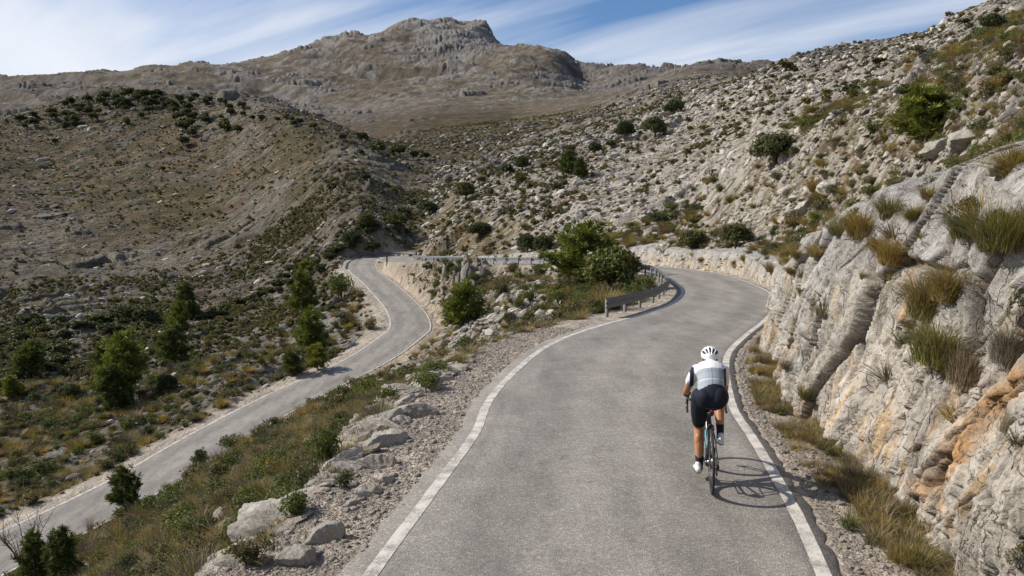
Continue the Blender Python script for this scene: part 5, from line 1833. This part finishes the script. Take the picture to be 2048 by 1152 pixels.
wheel(0.0)
wheel(.98)
cas = []
for k, r in enumerate((.052, .046, .040, .035, .031, .027)):
    cas.append(tb([(.030 + .005 * k, 0, .34), (.032 + .005 * k, 0, .34)], [r, r], 24, (0, 1, 0)))
join_bits('cassette', cas, [M_METAL], bike)
join_bits('rear_derailleur', [tb([(.060, .0, .325), (.068, -.01, .285), (.062, .015, .25)], [.012, .013, .009]), ell((.060, .012, .262), (.012, .026, .026)), tb([(.06, .02, .25), (.056, .05, .19)], [.006, .007]), ell((.056, .052, .195), (.011, .027, .027))], [M_HBLK], bike)
ch = [tb([(.045, .41, .37), (.045, .20, .377), (.048, 0, .385)], [(.003, .006)] * 3, 6), tb([(.045, .41, .168), (.052, .24, .17), (.056, .06, .175)], [(.003, .006)] * 3, 6)]
join_bits('chain', ch, [M_HBLK], bike)
crk = join_bits('crankset', [torus((.045, .41, .27), .094, .005, 40, 6, .6), torus((.040, .41, .27), .070, .005, 40, 6, .6)] +
                [tb([(.045, .41, .27), (.045, .41 + .09 * math.cos(a), .27 + .09 * math.sin(a))], [.007, .006], 6) for a in (.4, 1.97, 3.54, 5.1)], [M_HBLK], bike)
join_bits('crank_arm', [tb([(.055, .41, .27), (.078, .392, .436)], [(.008, .014), (.007, .012)], 10)], [M_SOLE], crk)
join_bits('crank_arm', [tb([(-.052, .41, .27), (-.078, .428, .104)], [(.008, .014), (.007, .012)], 10)], [M_SOLE], crk)
for sx, py_, pz in ((1, .392, .436), (-1, .428, .104)):
    join_bits('pedal', [loft([(sx * .122, py_ - .045, pz), (sx * .122, py_ + .045, pz)], [(.032, .010)] * 2, 12), tb([(sx * .078, py_, pz), (sx * .13, py_, pz)], [.006, .006], 8, (0, 1, 0))], [M_HBLK], bike)
hb = join_bits('handlebar', [tb([(0, .705, .858), (0, 0.765, 0.817)], [.015, .016]), tb([(-.19, 0.770, 0.820), (0, 0.765, 0.818), (.19, 0.770, 0.820)], [.0135, .0155, .0135], 10, (0, 1, 0))] +
               [tb([(s * .185, 0.768, 0.820), (s * .208, 0.815, 0.821), (s * .210, 0.860, 0.807), (s * .214, 0.870, 0.755), (s * .216, 0.835, 0.710), (s * .216, 0.765, 0.690), (s * .216, 0.730, 0.690)], [.0145] * 7, 10, (0, 0, 1)) for s in (-1, 1)], [M_SOLE], bike)
for s in (-1, 1):
    join_bits('brake_lever', [loft([(s * .208, 0.825, 0.827), (s * .208, 0.885, 0.840), (s * .208, 0.920, 0.870)], [.016, .018, .012], 12), tb([(s * .207, 0.910, 0.840), (s * .214, 0.930, 0.785), (s * .218, 0.910, 0.730)], [.006, .007, .006], 8)], [M_HBLK], hb)
brk = join_bits('rear_brake', [tb([(-.03, .125, .69), (0, .12, .705), (.03, .125, .69)], [.009, .012, .009], 8, (0, 1, 0)), tb([(-.03, .125, .69), (-.034, .10, .655)], [.007, .007]), tb([(.03, .125, .69), (.034, .10, .655)], [.007, .007])], [M_HBLK], bike)
bt = join_bits('water_bottle', [loft([(0, .455, .375), (0, .52, .46), (0, .557, .51)], [.036, .037, .036], 16), tb([(0, .557, .51), (0, .575, .533)], [.022, .012])], [M_BTL], None)
bt.location = BPOS; bt.rotation_euler = bike.rotation_euler
tag(bt, 'teal water bottle standing in the bicycle frame', 'bottle')

# rider
TOR = [(.010, .150, .955), (.014, .175, 1.01), (.018, .250, 1.085), (.022, .345, 1.155), (.026, .445, 1.205), (.030, .535, 1.235), (.034, .600, 1.250)]
TR = [(.118, .095), (.142, .112), (.128, .096), (.134, .098), (.150, .102), (.142, .088), (.080, .062)]
LL = [[(-.088, .200, .985), (-.105, .30, .80), (-.108, .405, .605)], [(-.108, .405, .605), (-.108, .372, .50), (-.108, .345, .40), (-.108, .325, .19)]]
RL = [[(.088, .210, .985), (.108, .40, .945), (.122, .605, .885)], [(.122, .605, .885), (.122, .535, .80), (.120, .455, .70), (.118, .335, .545)]]
THR = [(.100, .105), (.084, .090), (.056, .058)]; CAR = [.055, (.054, .058), (.050, .054), .034]
LA = [(-.122, .530, 1.215), (-.178, .590, 1.090), (-.222, .650, .965), (-.222, .745, .915), (-.212, .838, .885)]
RA = [(.172, .545, 1.205), (.186, .610, 1.085), (.194, .670, .965), (.200, .760, .918), (.206, .842, .885)]
AR = [.052, .046, .039, .036, .026]


def grow(r, d):
    return [tuple(np.atleast_1d(q) + d) if not np.isscalar(q) else q + d for q in r]


def body_bits():
    B = [loft(TOR, TR, 24), ell((-.058, .140, .985), (.086, .09, .105)), ell((.082, .140, .990), (.090, .09, .108)),
         loft([(.034, .575, 1.235), (.036, .645, 1.280), (.036, .70, 1.305)], [(.062, .060), (.056, .058), (.055, .058)], 16),
         ell((.036, .742, 1.318), (.074, .094, .100)), ell((.036, .800, 1.262), (.050, .052, .050)),
         ell((.036, .845, 1.300), (.012, .022, .018)), ell((-.040, .735, 1.300), (.010, .020, .030)), ell((.112, .735, 1.300), (.010, .020, .030)),
         ell((.006, .828, 1.322), (.014, .010, .010)), ell((.066, .828, 1.322), (.014, .010, .010)), ell((.036, .842, 1.268), (.024, .010, .009)),
         ell((-.118, .53, 1.212), (.058, .062, .058)), ell((.165, .53, 1.212), (.058, .062, .058))]
    for A in (LL, RL):
        B.append(loft(A[0], THR, 18)); B.append(loft(A[1], CAR, 18))
        s = -1 if A is LL else 1
        B.append(loft([A[1][3], (A[1][3][0], A[1][3][1] + .05, A[1][3][2] - .07)], [.034, .034], 12))
        c = np.array(A[1][1]) * .6 + np.array(A[1][2]) * .4
        B.append(ell((c[0] + s * .008, c[1] - .022, c[2] - .0), (.044, .040, .090)))
    for A in (LA, RA):
        B.append(loft(A, AR, 16))
    return B


person = fuse('person', body_bits(), [M_SKIN], .0065, 5)
person.location = BPOS; person.rotation_euler = bike.rotation_euler
tag(person, 'cyclist in white and grey jersey, dark shorts and white helmet, riding away bent forward', 'person')
je = [loft(TOR[2:6] + [(.034, .590, 1.255)], [tuple(np.array(q) + .014) for q in TR[2:6]] + [(.082, .068)], 24),
      loft([(0, .195, 1.035), TOR[2]], [(.144, .112), (.143, .111)], 24),
      ell((-.118, .53, 1.212), (.067, .071, .066)), ell((.165, .53, 1.212), (.067, .071, .066)),
      loft(LA[:2] + [(-.190, .606, 1.056)], [.063, .058, .053], 16), loft(RA[:2] + [(.188, .622, 1.058)], [.062, .056, .052], 16),
      loft([(.034, .58, 1.245), (.036, .628, 1.275)], [(.070, .066), (.062, .062)], 16),
      ell((.03, .235, 1.135), (.095, .070, .040))]
fuse('jersey', je, [M_JERS], .0065, 5, person)
shb = [loft(TOR[:3], [tuple(np.array(q) + .010) for q in TR[:3]], 24), ell((-.058, .136, .985), (.095, .098, .114)), ell((.082, .136, .990), (.099, .098, .117))]
for A, e in ((LL, .70), (RL, .70)):
    a, b, c = map(np.array, A[0])
    k = b * .35 + c * .65 if A is LL else b * .45 + c * .55
    shb.append(loft([a, b, k], [(.112, .117), (.095, .101), (.075, .078)], 18))
fuse('shorts', shb, [M_NAVY], .0065, 5, person)
for A in (LL, RL):
    a = np.array(A[1][3]); c = np.array(A[1][2]); d = (c - a) / np.linalg.norm(c - a)
    fuse('sock', [loft([a + d * .115, a + d * .02, a + np.array([0, .02, -.035])], [.045, .040, .042], 14)], [M_SOCK], .006, 3, person)
    s = -1 if A is LL else 1
    pz = .104 if A is LL else .436; py_ = .428 if A is LL else .392
    x = s * .120
    sh = fuse('shoe', [loft([(x, py_ - .165, pz + .060), (x, py_ - .10, pz + .052), (x, py_ - .02, pz + .040), (x + s * .004, py_ + .05, pz + .030), (x, py_ + .095, pz + .026)],
                            [(.034, .036), (.036, .044), (.042, .034), (.045, .026), (.032, .018)], 18),
                       loft([(x, py_ - .125, pz + .085), (x, py_ - .115, pz + .11)], [(.036, .042), (.035, .040)], 14)], [M_SHOE], .005, 3, person)
    join_bits('sole', [loft([(x, py_ - .165, pz + .026), (x, py_ - .08, pz + .020), (x, py_ + .02, pz + .012), (x, py_ + .09, pz + .012)], [(.026, .009), (.026, .009), (.040, .007), (.030, .006)], 14)], [M_SOLE], sh)
# hands closed round the hoods: palm, four bent fingers, thumb
for s, A in ((-1, LA), (1, RA)):
    w = np.array(A[4]); x0 = s * .209
    bits = [loft([w, w * .45 + np.array([x0, .880, .875]) * .55, (x0, .887, .870)], [(.027, .024), (.038, .020), (.040, .018)], 14)]
    for f in range(4):
        yb = .870 + f * .0205; L = (.9, 1.0, .96, .8)[3 - f]
        zt = .870 + (yb - .870) * .35
        bits.append(loft([(x0 - s * .004, yb, zt + .006), (x0 + s * .030, yb + .004, zt - .004), (x0 + s * .031, yb + .008, zt - .036 * L), (x0 + s * .008, yb + .008, zt - .052 * L)], [.0095, .0092, .0085, .0072], 10))
    bits.append(loft([(x0 - s * .02, .850, .880), (x0 - s * .033, .885, .865), (x0 - s * .024, .915, .837)], [.012, .0105, .0085], 10))
    fuse('hand', bits, [M_SKIN], .0035, 2, person)
    g = [loft([w * .75 + np.array([x0, .880, .875]) * .25, (x0, .887, .871)], [(.040, .027), (.045, .023)], 14)]
    for f in range(4):
        yb = .870 + f * .0205; zt = .870 + (yb - .870) * .35
        g.append(loft([(x0 - s * .004, yb, zt + .006), (x0 + s * .031, yb + .004, zt - .004), (x0 + s * .033, yb + .006, zt - .020)], [.0125, .0118, .0108], 10))
    fuse('glove', g, [M_GLOVE], .0035, 2, person)
# helmet: shell with long vents
V, F = ell((0, 0, 0), (1, 1, 1), 96, 64)
U = V.copy(); lat = np.arctan2(U[:, 0], np.maximum(U[:, 2], 1e-3) + .0); yy = U[:, 1]
g = np.zeros(len(V))
for c, wdt, y0, y1 in ((0, .15, -.90, -.10), (0, .11, .12, .8), (.56, .16, -.86, -.22), (-.56, .16, -.86, -.22), (.46, .10, .0, .8), (-.46, .10, .0, .8), (1.15, .20, -.78, -.10), (-1.15, .20, -.78, -.10), (.92, .10, .08, .7), (-.92, .10, .08, .7)):
    q = sstep(wdt, wdt * .6, np.abs(lat - c * (1 - .25 * np.abs(yy)))) * sstep(y0, y0 + .07, yy) * sstep(y1, y1 - .07, yy)
    g = np.maximum(g, q)
U = U * (1 - .14 * g[:, None])
U = U * np.array([.100, .138, .094])
U[:, 2] = np.where(U[:, 2] < -.028 + .10 * np.clip(-U[:, 1] * 0, 0, 1), -.028 + (U[:, 2] + .028) * .06, U[:, 2])
th = .12
cy_, sy_ = math.cos(th), math.sin(th)
U = np.stack([U[:, 0], U[:, 1] * cy_ - U[:, 2] * sy_, U[:, 1] * sy_ + U[:, 2] * cy_], 1) + np.array([.036, .735, 1.352])
me = bpy.data.meshes.new('helmet'); me.from_pydata(U.tolist(), [], F)
mi = np.array([1 if np.mean(g[f]) > .5 else 0 for f in F], np.int32)
me.polygons.foreach_set('material_index', mi); me.polygons.foreach_set('use_smooth', np.ones(len(F), bool))
me.materials.append(M_HELM); me.materials.append(M_HBLK); me.update()
hl = link('helmet', me, person)
join_bits('retention_strap', [loft([(-.034, .70, 1.300), (-.014, .645, 1.296), (.036, .628, 1.296), (.086, .645, 1.296), (.106, .70, 1.300)], [(.012, .014)] * 5, 10, (0, 0, 1))], [M_HBLK], hl)
fuse('hair', [ell((.036, .728, 1.322), (.079, .095, .094)), ell((.036, .665, 1.295), (.052, .03, .035))], [M_HAIR], .006, 3, person)


# ------------------------------------------------------------------ plants growing on the rock face
_cl = bpy.data.objects['cliff'].data
_cv = np.empty(len(_cl.vertices) * 3, np.float32); _cl.vertices.foreach_get('co', _cv); _cv = _cv.reshape(-1, 3)
_d = _cv[:, 1] * math.cos(PITCH) - (_cv[:, 2] - HC) * math.sin(PITCH)
_u = _cv[:, 1] * math.sin(PITCH) + (_cv[:, 2] - HC) * math.cos(PITCH)
_okv = _d > 1
_px = np.where(_okv, 1024 + FPX * _cv[:, 0] / np.maximum(_d, .1), -1e5); _py = np.where(_okv, 576 - FPX * _u / np.maximum(_d, .1), -1e5)


def on_face(px, py):
    m = np.where((np.abs(_px - px) < 12) & (np.abs(_py - py) < 12))[0]
    P = hit(px, py)
    if len(m):
        i = m[_d[m].argmin()]
        k = _cv[i]
        if P is None or k[1] < P.y + .3:
            return Vector((float(k[0]), float(k[1]), float(k[2])))
    return P


# kind, px, py (foot), width px, height px, tilt out of the face, label
FACE = [
    ('C', 1775, 500, 84, 70, .5, 'golden green grass tuft on top of the grey block in the middle of the cutting'),
    ('C', 1845, 590, 110, 110, .6, 'large golden grass tuft hanging from the upper part of the cutting'),
    ('C', 1890, 560, 100, 90, .5, 'golden grass tuft just right of the large hanging one'),
    ('g', 1885, 690, 130, 120, .5, 'big bright green cushion growing on the right part of the cutting'),
    ('T', 1935, 735, 100, 110, .5, 'dry brown twigs hanging below the bright green cushion'),
    ('t', 1875, 735, 80, 90, .4, 'dry brown tuft under the left side of the bright green cushion'),
    ('T', 2015, 690, 90, 110, .5, 'dry brown shrub at the right picture edge halfway up the cutting'),
    ('s', 2030, 650, 60, 80, .4, 'olive twiggy shrub at the right edge above the dry brown one'),
    ('g', 2000, 455, 130, 120, .2, 'large dark green bush at the right edge above the grey block'),
    ('g', 1930, 440, 90, 70, .2, 'green bush left of the large one at the right edge'),
    ('T', 1985, 480, 90, 80, .3, 'reddish brown twigs under the large green bush at the right edge'),
    ('C', 2025, 310, 100, 80, .1, 'golden green tussock at the right edge above the green bushes'),
    ('s', 1965, 262, 90, 46, .1, 'yellowish olive bush between grey crags near the right edge'),
    ('s', 1915, 285, 60, 40, .1, 'small rusty brown bush in front of grey crags'),
    ('G', 1850, 385, 80, 46, .2, 'golden tuft on the brow of the cutting, right part'),
    ('H', 1770, 420, 90, 60, .2, 'green and golden grass on the brow of the cutting above the grey block'),
    ('C', 1715, 440, 100, 66, .3, 'long golden grass spilling over the brow left of the grey block'),
    ('H', 1670, 455, 80, 56, .2, 'green grass on the brow of the cutting, left of the spilling golden grass'),
    ('G', 1620, 500, 60, 44, .3, 'golden tuft on the brow of the cutting near the bend'),
    ('G', 1580, 520, 50, 40, .3, 'golden tuft hanging over the bend, upper one'),
    ('G', 1530, 530, 44, 34, .3, 'golden tuft hanging over the bend, lower one'),
    ('s', 1590, 455, 60, 46, .1, 'olive shrub above the bend on top of the cutting'),
    ('s', 1640, 420, 60, 40, .1, 'olive grey shrub higher on the slope above the cutting'),
    ('s', 1588, 585, 26, 26, .6, 'small grey green cushion stuck in the wall of the cutting at the bend'),
    ('G', 1768, 560, 22, 24, .6, 'tiny grass tuft in a crevice of the pale wall'),
    ('G', 1712, 545, 20, 26, .6, 'tiny grass tuft in the dark crevice left of the other tiny one'),
    ('H', 1604, 806, 44, 50, .0, 'bright green grass tuft at the foot of the pale wall'),
    ('t', 1700, 960, 70, 70, .0, 'dry tuft at the foot of the wall beside the cyclist shadow'),
    ('t', 1795, 1030, 70, 66, .0, 'dry brown tuft at the foot of the wall under the rusty fissure'),
    ('H', 1700, 930, 60, 60, .0, 'greenish grass tuft at the wall foot left of the rusty fissure'),
    ('H', 1835, 1130, 90, 76, .0, 'green grass tuft at the wall foot near the bottom edge'),
    ('t', 2000, 850, 40, 60, .5, 'small dry tuft high on the right wall'),
    ('s', 2035, 1140, 60, 70, .2, 'dark olive shrub in the bottom right corner'),
    ('t', 1560, 740, 36, 30, .0, 'low dry tuft at the foot of the wall before the bend'),
]
for kind, px, py, wp, hp, tl, label in FACE:
    P = on_face(px, py)
    if P is None:
        continue
    src, nm, cat = dict(G=(GR, 'grass_tussock', 'grass tuft'), H=(GG, 'grass_tussock', 'grass tuft'), g=(CUSH[:1], 'shrub', 'shrub'), C=(CUSH[1:2], 'grass_tussock', 'grass tuft'), T=(CUSH[2:], 'dry_shrub', 'shrub'), s=(SH, 'shrub', 'shrub'), t=(TW, 'dry_shrub', 'shrub'))[kind]
    i = road_s_at(P.x, P.y)
    nx, ny = RN[i]
    o = link(nm, src[_rs.randrange(len(src))])
    sw, sh_ = metres(P, wp) * .95, metres(P, hp) / .75
    tl *= .55
    o.location = P - Vector((0, 0, .05 * sh_))
    o.scale = (sw, sw, sh_)
    ax = Vector((-ny, nx, 0))          # along the road
    o.rotation_mode = 'QUATERNION'
    from mathutils import Quaternion
    o.rotation_quaternion = Quaternion(ax, tl * -1.0) @ Quaternion((0, 0, 1), _rs.uniform(0, 6.28))
    tag(o, label, cat)

_nvv = int(300 * QUAL); _ncc = len(_cv) // _nvv
_r5 = np.random.default_rng(15)
_ci = (_ncc * _r5.random(420) ** 1.1).astype(int); _cj = (_nvv * _r5.uniform(.25, .74, 420)).astype(int)
_pp = _cv[_ci * _nvv + _cj]
_kp = (_pp[:, 1] > 4) & (_r5.random(420) < .35 + .65 * (_cj / _nvv > .55)) & (vnoise(_pp[:, 1] / 1.3, _pp[:, 2] / .8, 801) > -.15)
_pp = _pp[_kp]; _nn = len(_pp)
_ss = _r5.uniform(.08, .34, _nn) * (1 + .02 * _pp[:, 1])
scatter('crevice_plants', _pp - np.array([0, 0, .02]), np.stack([_ss, _ss, _ss * _r5.uniform(.6, 1.1, _nn)], 1), np.stack([_r5.normal(0, .2, _nn), -.35 + _r5.normal(0, .2, _nn), _r5.uniform(0, 6.28, _nn)], 1),
        VG + SH + [CUSH[1]], _r5.integers(0, 11, _nn))

# blocks of the broken rock rim under the gravel shoulder
for k in range(150):
    sta = _rs.uniform(road_s_at(.6, 5.5), road_s_at(2.2, 15.5))
    off = 3.05 + abs(_rs.gauss(0, .5))
    x, y = along_road(np.array([sta]), np.array([off]))
    x, y = float(x[0]), float(y[0])
    w = _rs.uniform(.22, .60) * (1.35 if off > 3.3 else .85)
    z = float(gz(x, y))
    o = link('boulder', BIG[k % 4]); o.location = (x, y, z - w * .06)
    o.scale = (w, w * _rs.uniform(.7, 1), w * _rs.uniform(.5, .85)); o.rotation_euler = (_rs.uniform(-.3, .3), _rs.uniform(-.5, .1), _rs.uniform(-.5, .8))
    tag(o, 'pale angular rock of the broken rim below the gravel shoulder, one of many alike', 'boulder', 'rocks of the broken rim beside the shoulder')

# ------------------------------------------------------------------ boulders one can tell apart
BOULD = [
    (655, 1075, 96, 80, 'pale boulder on the rim of the gravel shoulder, upper of two', 0),
    (600, 1120, 120, 84, 'broad pale boulder on the rim of the gravel shoulder, lower of two', 1),
    (168, 1150, 76, 50, 'low grey boulder in the scrub at the bottom left', 2),
    (735, 985, 70, 50, 'pale rock block at the lower end of the rocky rim of the shoulder', 3),
    (760, 930, 90, 60, 'pale rock block in the middle of the rocky rim', 0),
    (790, 880, 100, 56, 'pale rock block in the upper middle of the rocky rim', 1),
    (830, 830, 110, 56, 'long pale rock block at the upper end of the rocky rim', 2),
    (705, 1010, 40, 30, 'small pale block beside the lower end of the rocky rim', 0),
    (805, 845, 60, 40, 'weathered block on the outer side of the rocky rim', 3),
    (770, 960, 70, 36, 'flat pale block half sunk in the gravel of the rim', 1),
    (1880, 300, 90, 60, 'grey crag block beside the feathery pine', 0),
    (1940, 280, 110, 66, 'grey crag block right of the one beside the feathery pine', 1),
    (1995, 330, 110, 70, 'large grey slab below the crag blocks near the right edge', 2),
    (1655, 380, 70, 50, 'pale outcrop block above the cutting near the bend', 3),
    (1610, 420, 50, 50, 'pale outcrop block above the bend, lower one', 0),
    (96, 430, 90, 40, 'grey rounded outcrop on the brown left slope', 2),
    (332, 480, 62, 50, 'grey rounded outcrop in the middle of the brown left slope', 1),
]
for px, py, wp, hp, label, k in BOULD:
    P = on_face(px, py) if px > 1500 else hit(px, py)
    if P is None:
        continue
    w = metres(P, wp) / 1.45; h = metres(P, hp) / .85
    o = link('boulder', (BIGG[k % 3] if 90 < px < 400 and py < 600 else BIG[k]))
    o.location = P + Vector((0, 0, h * (-.22 if py < 600 and px < 400 else .02))); o.scale = (w, w, h)
    o.rotation_euler = (_rs.uniform(-.2, .2), _rs.uniform(-.2, .2), _rs.uniform(-.4, .4))
    tag(o, label, 'boulder')
